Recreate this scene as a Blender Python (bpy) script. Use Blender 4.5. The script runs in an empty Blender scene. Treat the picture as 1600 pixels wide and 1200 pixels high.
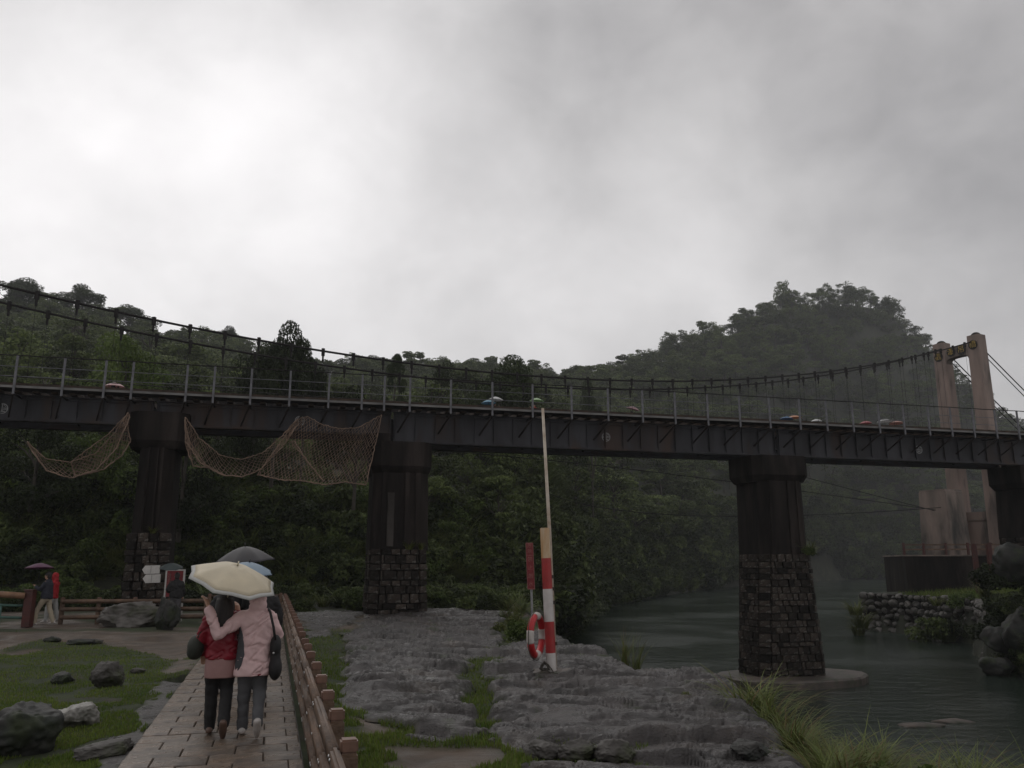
import bpy, bmesh, math, random
import numpy as np
from mathutils import Vector, Matrix

random.seed(11)
rng = np.random.default_rng(11)
SC = bpy.context.scene
COL = SC.collection
R = math.radians

# ---------------------------------------------------------------- camera
FPX = 1293.0                       # focal length in pixels of the 1600 px wide photograph
EYE = 1.95
PITCH = math.atan(280.0 / FPX)
cam_d = bpy.data.cameras.new('camera')
cam = bpy.data.objects.new('camera', cam_d)
COL.objects.link(cam)
cam.location = (0, 0, EYE)
cam.rotation_euler = (math.pi / 2 + PITCH, 0, 0)
cam_d.sensor_width = 36.0
cam_d.lens = FPX / 1600.0 * 36.0
cam_d.clip_start = 0.1
cam_d.clip_end = 6000
SC.camera = cam

# ---------------------------------------------------------------- world: overcast rain sky
def ray(px, py):
    a = (px - 800.0) / FPX
    b = (600.0 - py) / FPX
    c, s = math.cos(PITCH), math.sin(PITCH)
    return Vector((a, c - b * s, s + b * c))

world = bpy.data.worlds.new('World')
SC.world = world
world.use_nodes = True
wn = world.node_tree
wn.nodes.clear()
def wnode(t, **k):
    n = wn.nodes.new(t)
    for a, v in k.items():
        setattr(n, a, v)
    return n
SUN_EL, SUN_AZ = R(48), R(-28)     # behind the bright cloud at the upper left
w_out = wnode('ShaderNodeOutputWorld')
w_bg = wnode('ShaderNodeBackground')
w_tc = wnode('ShaderNodeTexCoord')
w_sky = wnode('ShaderNodeTexSky', sky_type='NISHITA', sun_disc=False)
w_sky.sun_elevation = SUN_EL
w_sky.sun_rotation = -SUN_AZ
w_map = wnode('ShaderNodeMapping')
w_map.inputs['Scale'].default_value = (1.0, 1.0, 1.25)
w_map.inputs['Location'].default_value = (3.1, 1.7, 0.4)
wn.links.new(w_tc.outputs['Generated'], w_map.inputs['Vector'])
def wmath(op, a, b=None, clamp=False):
    n = wnode('ShaderNodeMath', operation=op, use_clamp=clamp)
    for i, v in enumerate((a, b)):
        if v is None:
            continue
        if isinstance(v, (int, float)):
            n.inputs[i].default_value = v
        else:
            wn.links.new(v, n.inputs[i])
    return n.outputs[0]
def wnoise(scale, detail, rough, dist):
    n = wnode('ShaderNodeTexNoise')
    n.inputs['Scale'].default_value = scale
    n.inputs['Detail'].default_value = detail
    n.inputs['Roughness'].default_value = rough
    n.inputs['Distortion'].default_value = dist
    wn.links.new(w_map.outputs['Vector'], n.inputs['Vector'])
    return n.outputs['Fac']
n1 = wnoise(1.7, 5.0, 0.5, 0.15)
n2 = wnoise(3.6, 6.0, 0.50, 0.2)
n3 = wnoise(8.5, 5.0, 0.55, 0.3)
val = wmath('ADD', wmath('ADD', wmath('MULTIPLY', n1, 0.26), wmath('MULTIPLY', n3, 0.17)), wmath('MULTIPLY', n2, 0.36))   # mean 0.31
val = wmath('ADD', val, -0.01)
# thin and thick places of the cloud sheet that the photograph shows
CLOUDS = [(60, 250, 0.15, 22), (-300, 330, 0.10, 14), (400, 140, 0.13, 90), (700, 290, 0.08, 45), (260, 430, 0.08, 40),
          (1120, 210, 0.05, 200), (1100, 390, 0.10, 90), (560, 470, 0.05, 40), (1590, 480, 0.07, 60), (960, 540, 0.05, 60),
          (1330, 90, -0.085, 40), (1560, 280, -0.085, 60), (880, 60, -0.04, 90), (120, 20, -0.06, 120), (1900, 100, -0.05, 25)]
for px, py, amp, sharp in CLOUDS:
    d = ray(px, py).normalized()
    dp = wnode('ShaderNodeVectorMath', operation='DOT_PRODUCT')
    wn.links.new(w_tc.outputs['Generated'], dp.inputs[0])
    dp.inputs[1].default_value = d
    f = wmath('POWER', wmath('MAXIMUM', dp.outputs['Value'], 0.0), float(sharp))
    val = wmath('ADD', val, wmath('MULTIPLY', f, amp))
val = wmath('MULTIPLY', wmath('MAXIMUM', val, 0.10), 1.50)
w_ramp = wnode('ShaderNodeMix', data_type='RGBA')
w_ramp.inputs['A'].default_value = (0.985, 0.962, 1.0, 1)
w_ramp.inputs['B'].default_value = (1.01, 0.988, 0.99, 1)
wn.links.new(wmath('MULTIPLY', val, 1.7, True), w_ramp.inputs['Factor'])
w_mul = wnode('ShaderNodeVectorMath', operation='SCALE')
wn.links.new(w_ramp.outputs['Result'], w_mul.inputs[0])
wn.links.new(val, w_mul.inputs['Scale'])
w_sks = wnode('ShaderNodeVectorMath', operation='SCALE')
w_sks.inputs['Scale'].default_value = 0.05
wn.links.new(w_sky.outputs['Color'], w_sks.inputs[0])
w_mix = wnode('ShaderNodeMix', data_type='RGBA')
w_mix.inputs['Factor'].default_value = 0.94
wn.links.new(w_sks.outputs['Vector'], w_mix.inputs['A'])
wn.links.new(w_mul.outputs['Vector'], w_mix.inputs['B'])
wn.links.new(w_mix.outputs['Result'], w_bg.inputs['Color'])
w_bg.inputs['Strength'].default_value = 1.0
wn.links.new(w_bg.outputs['Background'], w_out.inputs['Surface'])

sun_d = bpy.data.lights.new('sun', 'SUN')
sun_d.energy = 0.5
sun_d.angle = R(60)
sun_d.color = (1.0, 0.97, 0.93)
sun = bpy.data.objects.new('sun', sun_d)
COL.objects.link(sun)
sdir = Vector((math.sin(SUN_AZ) * math.cos(SUN_EL), math.cos(SUN_AZ) * math.cos(SUN_EL), math.sin(SUN_EL)))
sun.rotation_euler = sdir.to_track_quat('Z', 'Y').to_euler()
sun.location = sdir * 200

SC.view_settings.view_transform = 'Standard'
SC.view_settings.look = 'None'
SC.view_settings.exposure = 0.0
SC.view_settings.gamma = 1.0
SC.cycles.use_denoising = True
SC.cycles.max_bounces = 6
SC.cycles.diffuse_bounces = 3
SC.cycles.glossy_bounces = 2
SC.cycles.transmission_bounces = 2
SC.cycles.volume_bounces = 1
SC.cycles.transparent_max_bounces = 4
SC.cycles.caustics_reflective = False
SC.cycles.caustics_refractive = False

# ---------------------------------------------------------------- pixel -> place
def P(px, py, z=None, Y=None):
    d = ray(px, py)
    t = (z - EYE) / d.z if z is not None else Y / d.y
    return Vector((0, 0, EYE)) + d * t
def P2(px, py, z=0.0):
    p = P(px, py, z=z)
    return (p.x, p.y)

# ---------------------------------------------------------------- numpy noise
def _hash(ix, iy, seed):
    n = (ix.astype(np.int64) * 374761393 + iy.astype(np.int64) * 668265263 + seed * 1442695041) & 0x7fffffff
    n = ((n ^ (n >> 13)) * 1274126177) & 0x7fffffff
    n = (n ^ (n >> 16)) & 0xffff
    return n / 65535.0
def vnoise(x, y, seed=0):
    x = np.asarray(x, float); y = np.asarray(y, float)
    ix = np.floor(x); iy = np.floor(y)
    fx = x - ix; fy = y - iy
    fx = fx * fx * (3 - 2 * fx); fy = fy * fy * (3 - 2 * fy)
    a = _hash(ix, iy, seed); b = _hash(ix + 1, iy, seed)
    c = _hash(ix, iy + 1, seed); d = _hash(ix + 1, iy + 1, seed)
    return (a * (1 - fx) + b * fx) * (1 - fy) + (c * (1 - fx) + d * fx) * fy
def fbm(x, y, seed=0, oct=4, gain=0.5):
    s = 0; a = 1.0; t = 0
    for o in range(oct):
        s = s + a * vnoise(x * 2 ** o + 17.3 * o, y * 2 ** o - 9.1 * o, seed + o)
        t += a; a *= gain
    return s / t
def sstep(a, b, x):
    t = np.clip((x - a) / (b - a), 0, 1)
    return t * t * (3 - 2 * t)
def sdpoly(poly, X, Y):
    """signed distance to a polygon, positive inside"""
    X = np.asarray(X, float); Y = np.asarray(Y, float)
    best = np.full(X.shape, 1e9); inside = np.zeros(X.shape, bool)
    n = len(poly)
    for i in range(n):
        x1, y1 = poly[i]; x2, y2 = poly[(i + 1) % n]
        ex, ey = x2 - x1, y2 - y1
        L = ex * ex + ey * ey + 1e-12
        t = np.clip(((X - x1) * ex + (Y - y1) * ey) / L, 0, 1)
        dx = X - (x1 + t * ex); dy = Y - (y1 + t * ey)
        best = np.minimum(best, dx * dx + dy * dy)
        cond = (y1 > Y) != (y2 > Y)
        with np.errstate(divide='ignore', invalid='ignore'):
            xi = (x2 - x1) * (Y - y1) / (y2 - y1 + 1e-15) + x1
        inside ^= cond & (X < xi)
    d = np.sqrt(best)
    return np.where(inside, d, -d)

# ---------------------------------------------------------------- object helpers
MATS = {}
XF = {}
def tag(o, label=None, cat=None, group=None, kind=None):
    if label: o['label'] = label
    if cat: o['category'] = cat
    if group: o['group'] = group
    if kind: o['kind'] = kind
    return o
def thing(name, loc, rz=0.0, label=None, cat=None, group=None, scale=1.0):
    o = bpy.data.objects.new(name, None)
    COL.objects.link(o)
    o.empty_display_size = 0.3
    o.location = loc
    o.rotation_euler = (0, 0, rz)
    o.scale = (scale,) * 3
    XF[o] = Matrix.LocRotScale(Vector(loc), o.rotation_euler, Vector((scale,) * 3))
    return tag(o, label, cat, group)
def link(name, me, parent=None, loc=None, rot=None):
    o = bpy.data.objects.new(name, me)
    COL.objects.link(o)
    if parent is not None:
        o.parent = parent
        XF[o] = XF[parent]
    if loc is not None: o.location = loc
    if rot is not None: o.rotation_euler = rot
    return o
def copy_tree(o, parent=None):
    c = o.copy()
    COL.objects.link(c)
    c.parent = parent
    for ch in o.children:
        copy_tree(ch, c)
    return c

class MB:
    def __init__(s):
        s.v = []; s.f = []; s.m = []; s.cur = 0
    def add(s, verts, faces):
        b = len(s.v)
        s.v += [tuple(v) for v in verts]
        s.f += [tuple(i + b for i in f) for f in faces]
        s.m += [s.cur] * len(faces)
        return s
    def box(s, c, size, rot=None):
        hx, hy, hz = size[0] / 2, size[1] / 2, size[2] / 2
        vs = [Vector((x, y, z)) for x in (-hx, hx) for y in (-hy, hy) for z in (-hz, hz)]
        if rot is not None: vs = [rot @ v for v in vs]
        c = Vector(c)
        s.add([v + c for v in vs], [(0, 1, 3, 2), (4, 6, 7, 5), (0, 4, 5, 1), (2, 3, 7, 6), (0, 2, 6, 4), (1, 5, 7, 3)])
        return s
    def bar(s, a, b, w, h=None, up=(0, 0, 1)):
        """rectangular bar from a to b"""
        a = Vector(a); b = Vector(b); h = h or w
        d = (b - a).normalized(); up = Vector(up)
        if abs(d.dot(up)) > 0.98: up = Vector((0, 1, 0))
        r = d.cross(up).normalized(); u = r.cross(d)
        vs = [p + r * x * w / 2 + u * y * h / 2 for p in (a, b) for x, y in ((-1, -1), (1, -1), (1, 1), (-1, 1))]
        s.add(vs, [(0, 1, 2, 3), (7, 6, 5, 4), (0, 4, 5, 1), (1, 5, 6, 2), (2, 6, 7, 3), (3, 7, 4, 0)])
        return s
    def tube(s, pts, rad, seg=8, cap=True, ax=(1, 1), up=(0, 0, 1), dome=False):
        pts = [Vector(p) for p in pts]
        if isinstance(rad, (int, float)): rad = [rad] * len(pts)
        if dome:
            d0 = (pts[0] - pts[1]).normalized(); d1 = (pts[-1] - pts[-2]).normalized()
            pts = [pts[0] + d0 * rad[0] * .8, pts[0] + d0 * rad[0] * .5] + pts + [pts[-1] + d1 * rad[-1] * .5, pts[-1] + d1 * rad[-1] * .8]
            rad = [rad[0] * .45, rad[0] * .82] + list(rad) + [rad[-1] * .82, rad[-1] * .45]
        n = len(pts); vs = []; ref = None
        for i in range(n):
            d = (pts[min(i + 1, n - 1)] - pts[max(i - 1, 0)])
            d = d.normalized() if d.length > 1e-9 else Vector((0, 0, 1))
            u = Vector(up)
            if abs(d.dot(u)) > 0.95: u = Vector((0, 1, 0)) if abs(d.y) < .9 else Vector((1, 0, 0))
            if ref is not None and ref.cross(d).length > 0.05: 
                r = (ref - d * ref.dot(d)).normalized()
            else:
                r = d.cross(u).normalized()
            ref = r
            w = d.cross(r)
            rr = rad[i]
            for k in range(seg):
                a = 2 * math.pi * k / seg
                vs.append(pts[i] + r * math.cos(a) * rr * ax[0] + w * math.sin(a) * rr * ax[1])
        fs = []
        for i in range(n - 1):
            for k in range(seg):
                k2 = (k + 1) % seg
                fs.append((i * seg + k, i * seg + k2, (i + 1) * seg + k2, (i + 1) * seg + k))
        if cap:
            fs.append(tuple(range(seg - 1, -1, -1)))
            fs.append(tuple(range((n - 1) * seg, n * seg)))
        s.add(vs, fs)
        return s
    def loft(s, rings, cap=True):
        n = len(rings[0]); vs = [v for r in rings for v in r]; fs = []
        for i in range(len(rings) - 1):
            for k in range(n):
                k2 = (k + 1) % n
                fs.append((i * n + k, i * n + k2, (i + 1) * n + k2, (i + 1) * n + k))
        if cap:
            fs.append(tuple(range(n - 1, -1, -1)))
            fs.append(tuple(range((len(rings) - 1) * n, len(rings) * n)))
        s.add(vs, fs)
        return s
    def ell(s, zs, cx=0.0, cy=0.0, seg=20, p=2.0):
        """stack of superellipse rings: (z, half width, half depth[, cx, cy])"""
        rings = []
        for e in zs:
            z, a, b = e[:3]
            ox, oy = (e[3], e[4]) if len(e) > 4 else (cx, cy)
            ring = []
            for k in range(seg):
                t = 2 * math.pi * k / seg
                c, q = math.cos(t), math.sin(t)
                ring.append((ox + a * math.copysign(abs(c) ** (2 / p), c), oy + b * math.copysign(abs(q) ** (2 / p), q), z))
            rings.append(ring)
        return s.loft(rings)
    def ball(s, c, r, seg=14, rings=9, rot=None):
        c = Vector(c)
        r = (r, r, r) if isinstance(r, (int, float)) else r
        vs = []; fs = []
        for i in range(1, rings):
            a = math.pi * i / rings
            for k in range(seg):
                t = 2 * math.pi * k / seg
                v = Vector((r[0] * math.sin(a) * math.cos(t), r[1] * math.sin(a) * math.sin(t), r[2] * math.cos(a)))
                vs.append((rot @ v if rot is not None else v) + c)
        top = len(vs); v = Vector((0, 0, r[2])); vs.append((rot @ v if rot is not None else v) + c)
        bot = len(vs); v = Vector((0, 0, -r[2])); vs.append((rot @ v if rot is not None else v) + c)
        for i in range(rings - 2):
            for k in range(seg):
                k2 = (k + 1) % seg
                fs.append((i * seg + k, (i + 1) * seg + k, (i + 1) * seg + k2, i * seg + k2))
        for k in range(seg):
            k2 = (k + 1) % seg
            fs.append((top, k, k2)); fs.append((bot, (rings - 2) * seg + k2, (rings - 2) * seg + k))
        s.add(vs, fs)
        return s
    def mesh(s, name, mats=None, smooth=False, xf=None):
        me = bpy.data.meshes.new(name)
        vs = s.v
        if xf is not None:
            inv = xf.inverted()
            vs = [inv @ Vector(v) for v in vs]
        me.from_pydata([tuple(v) for v in vs], [], s.f)
        for m in (mats if isinstance(mats, (list, tuple)) else [mats] if mats else []):
            me.materials.append(m)
        if any(s.m): me.polygons.foreach_set('material_index', s.m)
        if smooth: me.polygons.foreach_set('use_smooth', [True] * len(me.polygons))
        me.update()
        return me
    def build(s, name, mat, parent=None, smooth=False, world=True, bevel=0.0):
        xf = XF.get(parent) if (world and parent is not None) else None
        me = s.mesh(name, mat, smooth, xf)
        o = link(name, me, parent)
        if bevel:
            b = o.modifiers.new('bevel', 'BEVEL'); b.width = bevel; b.segments = 2; b.limit_method = 'ANGLE'
        return o
def np_mesh(name, v, f, mats=None, smooth=False, midx=None):
    """v (n,3), f (m,k) arrays"""
    me = bpy.data.meshes.new(name)
    k = f.shape[1]
    me.vertices.add(len(v)); me.vertices.foreach_set('co', np.ascontiguousarray(v, np.float32).ravel())
    me.loops.add(f.size); me.loops.foreach_set('vertex_index', np.ascontiguousarray(f, np.int32).ravel())
    me.polygons.add(len(f))
    me.polygons.foreach_set('loop_start', np.arange(0, f.size, k, dtype=np.int32))
    me.polygons.foreach_set('loop_total', np.full(len(f), k, np.int32))
    for m in (mats if isinstance(mats, (list, tuple)) else [mats] if mats else []):
        me.materials.append(m)
    if midx is not None: me.polygons.foreach_set('material_index', np.asarray(midx, np.int32))
    me.polygons.foreach_set('use_smooth', np.full(len(f), smooth))
    me.update(calc_edges=True); me.validate()
    return me
def fuse(mb, voxel, smooth=3, fac=0.5):
    """one continuous surface from overlapping closed shapes"""
    me = mb.mesh('fuse_source')
    o = bpy.data.objects.new('fuse_source', me)
    COL.objects.link(o)
    m = o.modifiers.new('r', 'REMESH'); m.mode = 'VOXEL'; m.voxel_size = voxel; m.use_smooth_shade = True
    m = o.modifiers.new('s', 'SMOOTH'); m.iterations = smooth; m.factor = fac
    dg = bpy.context.evaluated_depsgraph_get()
    res = bpy.data.meshes.new_from_object(o.evaluated_get(dg))
    bpy.data.objects.remove(o); bpy.data.meshes.remove(me)
    res.materials.clear()
    res.polygons.foreach_set('use_smooth', [True] * len(res.polygons))
    return res

# ---------------------------------------------------------------- materials
def material(name, c1, c2=None, scale=4.0, rough=0.7, bump=0.0, bscale=None, metal=0.0, rnd=0.0, stretch=(1, 1, 1),
             detail=5.0, lo=0.35, hi=0.65, coord='Object', c3=None, c3scale=1.0, spec=0.4, rvar=0.0, wetamt=None):
    m = bpy.data.materials.new(name)
    m.use_nodes = True
    nt = m.node_tree; N = nt.nodes; L = nt.links
    bs = N['Principled BSDF']
    bs.inputs['Roughness'].default_value = rough
    bs.inputs['Metallic'].default_value = metal
    bs.inputs['Specular IOR Level'].default_value = spec
    tc = N.new('ShaderNodeTexCoord'); mp = N.new('ShaderNodeMapping')
    mp.inputs['Scale'].default_value = stretch
    L.new(tc.outputs[coord], mp.inputs['Vector'])
    def noise(sc, det=detail):
        n = N.new('ShaderNodeTexNoise'); n.inputs['Scale'].default_value = sc; n.inputs['Detail'].default_value = det
        n.inputs['Roughness'].default_value = 0.6
        L.new(mp.outputs['Vector'], n.inputs['Vector'])
        return n.outputs['Fac']
    def rng_(x, a, b):
        r = N.new('ShaderNodeMapRange'); r.inputs['From Min'].default_value = a; r.inputs['From Max'].default_value = b
        L.new(x, r.inputs['Value']); return r.outputs['Result']
    def mix(f, a, b):
        x = N.new('ShaderNodeMix'); x.data_type = 'RGBA'
        L.new(f, x.inputs['Factor'])
        for s_, v in (('A', a), ('B', b)):
            if isinstance(v, tuple): x.inputs[s_].default_value = v
            else: L.new(v, x.inputs[s_])
        return x.outputs['Result']
    col = None
    c1 = tuple(c1) + (1,)
    if c2 is not None:
        n0 = noise(scale)
        col = mix(rng_(n0, lo, hi), c1, tuple(c2) + (1,))
        if rvar:
            rr = N.new('ShaderNodeMapRange'); rr.inputs['From Min'].default_value = 0.3; rr.inputs['From Max'].default_value = 0.7
            rr.inputs['To Min'].default_value = max(0.02, rough - rvar); rr.inputs['To Max'].default_value = min(1, rough + rvar)
            L.new(noise(scale * 0.6), rr.inputs['Value']); L.new(rr.outputs['Result'], bs.inputs['Roughness'])
    if c3 is not None:
        f = rng_(noise(c3scale), 0.52, 0.66)
        col = mix(f, col if col is not None else c1, tuple(c3) + (1,))
    if rnd:
        oi = N.new('ShaderNodeObjectInfo'); hs = N.new('ShaderNodeHueSaturation')
        r = N.new('ShaderNodeMapRange'); r.inputs['To Min'].default_value = 1 - rnd; r.inputs['To Max'].default_value = 1 + rnd
        L.new(oi.outputs['Random'], r.inputs['Value']); L.new(r.outputs['Result'], hs.inputs['Value'])
        if col is None: hs.inputs['Color'].default_value = c1
        else: L.new(col, hs.inputs['Color'])
        col = hs.outputs['Color']
    if col is None: bs.inputs['Base Color'].default_value = c1
    else: L.new(col, bs.inputs['Base Color'])
    if bump:
        b = N.new('ShaderNodeBump'); b.inputs['Strength'].default_value = min(1.0, bump); b.inputs['Distance'].default_value = 0.02 * max(1, bump)
        L.new(noise(bscale or scale * 3, 6), b.inputs['Height']); L.new(b.outputs['Normal'], bs.inputs['Normal'])
    MATS[name] = m
    return m

def leaf_material(name, c1, c2, rnd=0.3, trans=0.25, nscale=0.35, rough=0.55):
    m = bpy.data.materials.new(name); m.use_nodes = True
    nt = m.node_tree; N = nt.nodes; L = nt.links
    bs = N['Principled BSDF']; out = N['Material Output']
    bs.inputs['Roughness'].default_value = rough
    bs.inputs['Specular IOR Level'].default_value = 0.14
    geo = N.new('ShaderNodeNewGeometry'); tc = N.new('ShaderNodeTexCoord')
    n = N.new('ShaderNodeTexNoise'); n.inputs['Scale'].default_value = nscale; n.inputs['Detail'].default_value = 3
    L.new(tc.outputs['Object'], n.inputs['Vector'])
    oi = N.new('ShaderNodeObjectInfo')
    a = N.new('ShaderNodeMath'); a.operation = 'MULTIPLY_ADD'; a.inputs[1].default_value = 1.6; a.inputs[2].default_value = -0.45
    L.new(n.outputs['Fac'], a.inputs[0])
    b = N.new('ShaderNodeMath'); b.operation = 'MULTIPLY_ADD'; b.inputs[1].default_value = 0.5
    L.new(geo.outputs['Random Per Island'], b.inputs[0]); L.new(a.outputs[0], b.inputs[2])
    c = N.new('ShaderNodeMath'); c.operation = 'ADD'; c.use_clamp = True; c.inputs[1].default_value = -0.1
    L.new(b.outputs[0], c.inputs[0])
    x = N.new('ShaderNodeMix'); x.data_type = 'RGBA'
    x.inputs['A'].default_value = tuple(c1) + (1,); x.inputs['B'].default_value = tuple(c2) + (1,)
    L.new(c.outputs[0], x.inputs['Factor'])
    hs = N.new('ShaderNodeHueSaturation'); r = N.new('ShaderNodeMapRange')
    r.inputs['To Min'].default_value = 1 - rnd; r.inputs['To Max'].default_value = 1 + rnd
    L.new(oi.outputs['Random'], r.inputs['Value']); L.new(r.outputs['Result'], hs.inputs['Value'])
    L.new(x.outputs['Result'], hs.inputs['Color'])
    L.new(hs.outputs['Color'], bs.inputs['Base Color'])
    tr = N.new('ShaderNodeBsdfTranslucent'); L.new(hs.outputs['Color'], tr.inputs['Color'])
    ms = N.new('ShaderNodeMixShader'); ms.inputs[0].default_value = trans
    L.new(bs.outputs[0], ms.inputs[1]); L.new(tr.outputs[0], ms.inputs[2]); L.new(ms.outputs[0], out.inputs['Surface'])
    MATS[name] = m
    return m

leaf_material('forest_leaf', (0.022, 0.034, 0.012), (0.125, 0.155, 0.050), 0.5)
leaf_material('dark_leaf', (0.010, 0.016, 0.007), (0.046, 0.062, 0.020), 0.35)
leaf_material('bright_leaf', (0.040, 0.066, 0.016), (0.120, 0.160, 0.042), 0.25)
leaf_material('lawn_blade', (0.065, 0.115, 0.018), (0.165, 0.215, 0.042), 0.0, 0.3, 0.8)
leaf_material('weed_blade', (0.065, 0.090, 0.022), (0.175, 0.180, 0.060), 0.15, 0.3, 0.8)
leaf_material('reed_blade', (0.065, 0.095, 0.026), (0.190, 0.210, 0.070), 0.15, 0.3, 0.8)
leaf_material('dry_blade', (0.100, 0.065, 0.025), (0.170, 0.120, 0.050), 0.15, 0.3, 0.8)
material('bark', (0.030, 0.025, 0.020), (0.075, 0.065, 0.052), 3, 0.85, 0.6, 9, stretch=(1, 1, 0.25))
material('steel', (0.046, 0.045, 0.052), (0.018, 0.017, 0.019), 1.4, 0.5, 0.3, 9, stretch=(1, 1, 0.22), c3=(0.050, 0.032, 0.025), c3scale=0.7, rvar=0.12, spec=0.2)
material('steel_dark', (0.014, 0.013, 0.014), (0.028, 0.022, 0.020), 1.5, 0.6, 0.2, 6, spec=0.15)
material('rail_paint', (0.135, 0.135, 0.148), (0.075, 0.075, 0.083), 3, 0.5, 0.1, 8)
material('edge_channel', (0.17, 0.165, 0.16), (0.085, 0.08, 0.078), 1.2, 0.6, 0.2, 7)
material('timber_sleeper', (0.060, 0.038, 0.026), (0.024, 0.018, 0.014), 3, 0.85, 0.6, 12)
material('cable', (0.012, 0.011, 0.011), (0.022, 0.019, 0.018), 6, 0.6, 0.2, 30, spec=0.12)
material('emblem_paint', (0.30, 0.30, 0.30), (0.16, 0.16, 0.16), 9, 0.6)
material('pier_concrete', (0.022, 0.018, 0.016), (0.004, 0.0035, 0.0035), 1.6, 0.75, 0.9, 9, stretch=(1, 1, 0.18), c3=(0.036, 0.029, 0.026), c3scale=0.8, rvar=0.15, spec=0.07)
material('pier_block', (0.040, 0.031, 0.025), (0.012, 0.010, 0.009), 2.2, 0.7, 1.0, 9, rnd=0.75, coord='Generated', c3=(0.16, 0.15, 0.135), c3scale=1.3, spec=0.10)
material('pier_mortar', (0.024, 0.020, 0.017), (0.012, 0.011, 0.010), 4, 0.9, 0.5, spec=0.1)
material('plinth_concrete', (0.095, 0.074, 0.062), (0.045, 0.038, 0.033), 1.5, 0.55, 0.7, 9, c3=(0.030, 0.034, 0.018), c3scale=1.1)
material('patch_concrete', (0.060, 0.053, 0.048), (0.026, 0.023, 0.021), 2.5, 0.8, 0.6, 12, stretch=(1, 1, 0.3), spec=0.1)
material('tower_concrete', (0.290, 0.215, 0.185), (0.165, 0.130, 0.112), 0.7, 0.8, 0.3, 6, stretch=(1, 1, 0.22), c3=(0.045, 0.040, 0.036), c3scale=0.55)
material('stained_concrete', (0.27, 0.210, 0.180), (0.110, 0.092, 0.080), 0.6, 0.8, 0.4, 6, stretch=(1, 1, 0.3), c3=(0.026, 0.025, 0.023), c3scale=0.4)
material('medallion_dark', (0.020, 0.018, 0.016), None, rough=0.7)
material('gold_letter', (0.38, 0.26, 0.05), (0.22, 0.15, 0.04), 9, 0.5)
material('fence_wood', (0.160, 0.098, 0.062), (0.078, 0.049, 0.033), 3.5, 0.55, 0.6, 22, stretch=(1, 1, 1), rnd=0.16, rvar=0.12)
material('fence_post_top', (0.185, 0.100, 0.070), (0.12, 0.067, 0.048), 6, 0.45, 0.2, 20, rnd=0.1)
material('bolt_metal', (0.55, 0.55, 0.55), None, rough=0.3, metal=1.0)
material('paver_stone', (0.190, 0.142, 0.108), (0.098, 0.077, 0.060), 7, 0.34, 0.45, 26, rnd=0.22, rvar=0.16, c3=(0.075, 0.058, 0.048), c3scale=2.5)
material('paver_bed', (0.050, 0.040, 0.034), (0.030, 0.026, 0.022), 8, 0.5, 0.4)
material('boulder', (0.066, 0.060, 0.054), (0.040, 0.036, 0.032), 2.0, 0.7, 0.9, 8, rvar=0.15, c3=(0.040, 0.045, 0.022), c3scale=1.6)
material('boulder_dark', (0.028, 0.025, 0.022), (0.014, 0.018, 0.016), 2.0, 0.7, 0.9, 8, rvar=0.15, c3=(0.028, 0.036, 0.016), c3scale=1.6)
material('boulder_mid', (0.120, 0.110, 0.100), (0.055, 0.050, 0.045), 2.0, 0.6, 0.9, 8, rvar=0.15, c3=(0.045, 0.048, 0.026), c3scale=1.6)
material('boulder_pale', (0.235, 0.225, 0.205), (0.150, 0.142, 0.130), 2.5, 0.45, 0.6, 9, rvar=0.12, c3=(0.07, 0.07, 0.055), c3scale=2.2)
material('river_stone', (0.090, 0.082, 0.074), (0.040, 0.036, 0.033), 1.6, 0.6, 0.7, 6, rnd=0.4, c3=(0.035, 0.040, 0.020), c3scale=1.2)
material('net_cord', (0.240, 0.165, 0.120), (0.150, 0.105, 0.080), 2, 0.9)
material('marker_red', (0.36, 0.022, 0.022), (0.24, 0.020, 0.020), 5, 0.4, 0.15, 20)
material('marker_white', (0.58, 0.55, 0.53), (0.42, 0.39, 0.37), 3, 0.4, 0.15, 20)
material('marker_rust', (0.40, 0.20, 0.060), (0.52, 0.42, 0.30), 7, 0.6, 0.2, 20, stretch=(1, 1, 0.15))
material('pole_paint', (0.46, 0.40, 0.33), (0.25, 0.17, 0.11), 3.0, 0.55, 0.2, 20, lo=0.45, hi=0.7)
material('ring_red', (0.45, 0.018, 0.022), (0.34, 0.016, 0.020), 6, 0.35)
material('ring_white', (0.55, 0.52, 0.50), (0.38, 0.34, 0.31), 6, 0.5)
material('rope', (0.045, 0.040, 0.035), (0.10, 0.09, 0.075), 15, 0.9)
material('sign_red', (0.22, 0.018, 0.024), (0.14, 0.015, 0.018), 7, 0.5)
material('sign_letter', (0.34, 0.16, 0.14), (0.22, 0.07, 0.07), 20, 0.6)
material('sign_white', (0.55, 0.53, 0.51), (0.43, 0.41, 0.39), 5, 0.5)
material('sign_mark', (0.22, 0.21, 0.20), None, rough=0.6)
material('galvanised', (0.25, 0.25, 0.25), (0.15, 0.15, 0.15), 6, 0.5, metal=0.3)
material('post_maroon', (0.085, 0.022, 0.018), (0.050, 0.018, 0.015), 5, 0.5, 0.3)
material('log_rail', (0.30, 0.165, 0.095), (0.19, 0.105, 0.065), 4, 0.5, 0.3, 15)
material('pipe_green', (0.070, 0.145, 0.120), (0.045, 0.095, 0.080), 5, 0.45)
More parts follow.
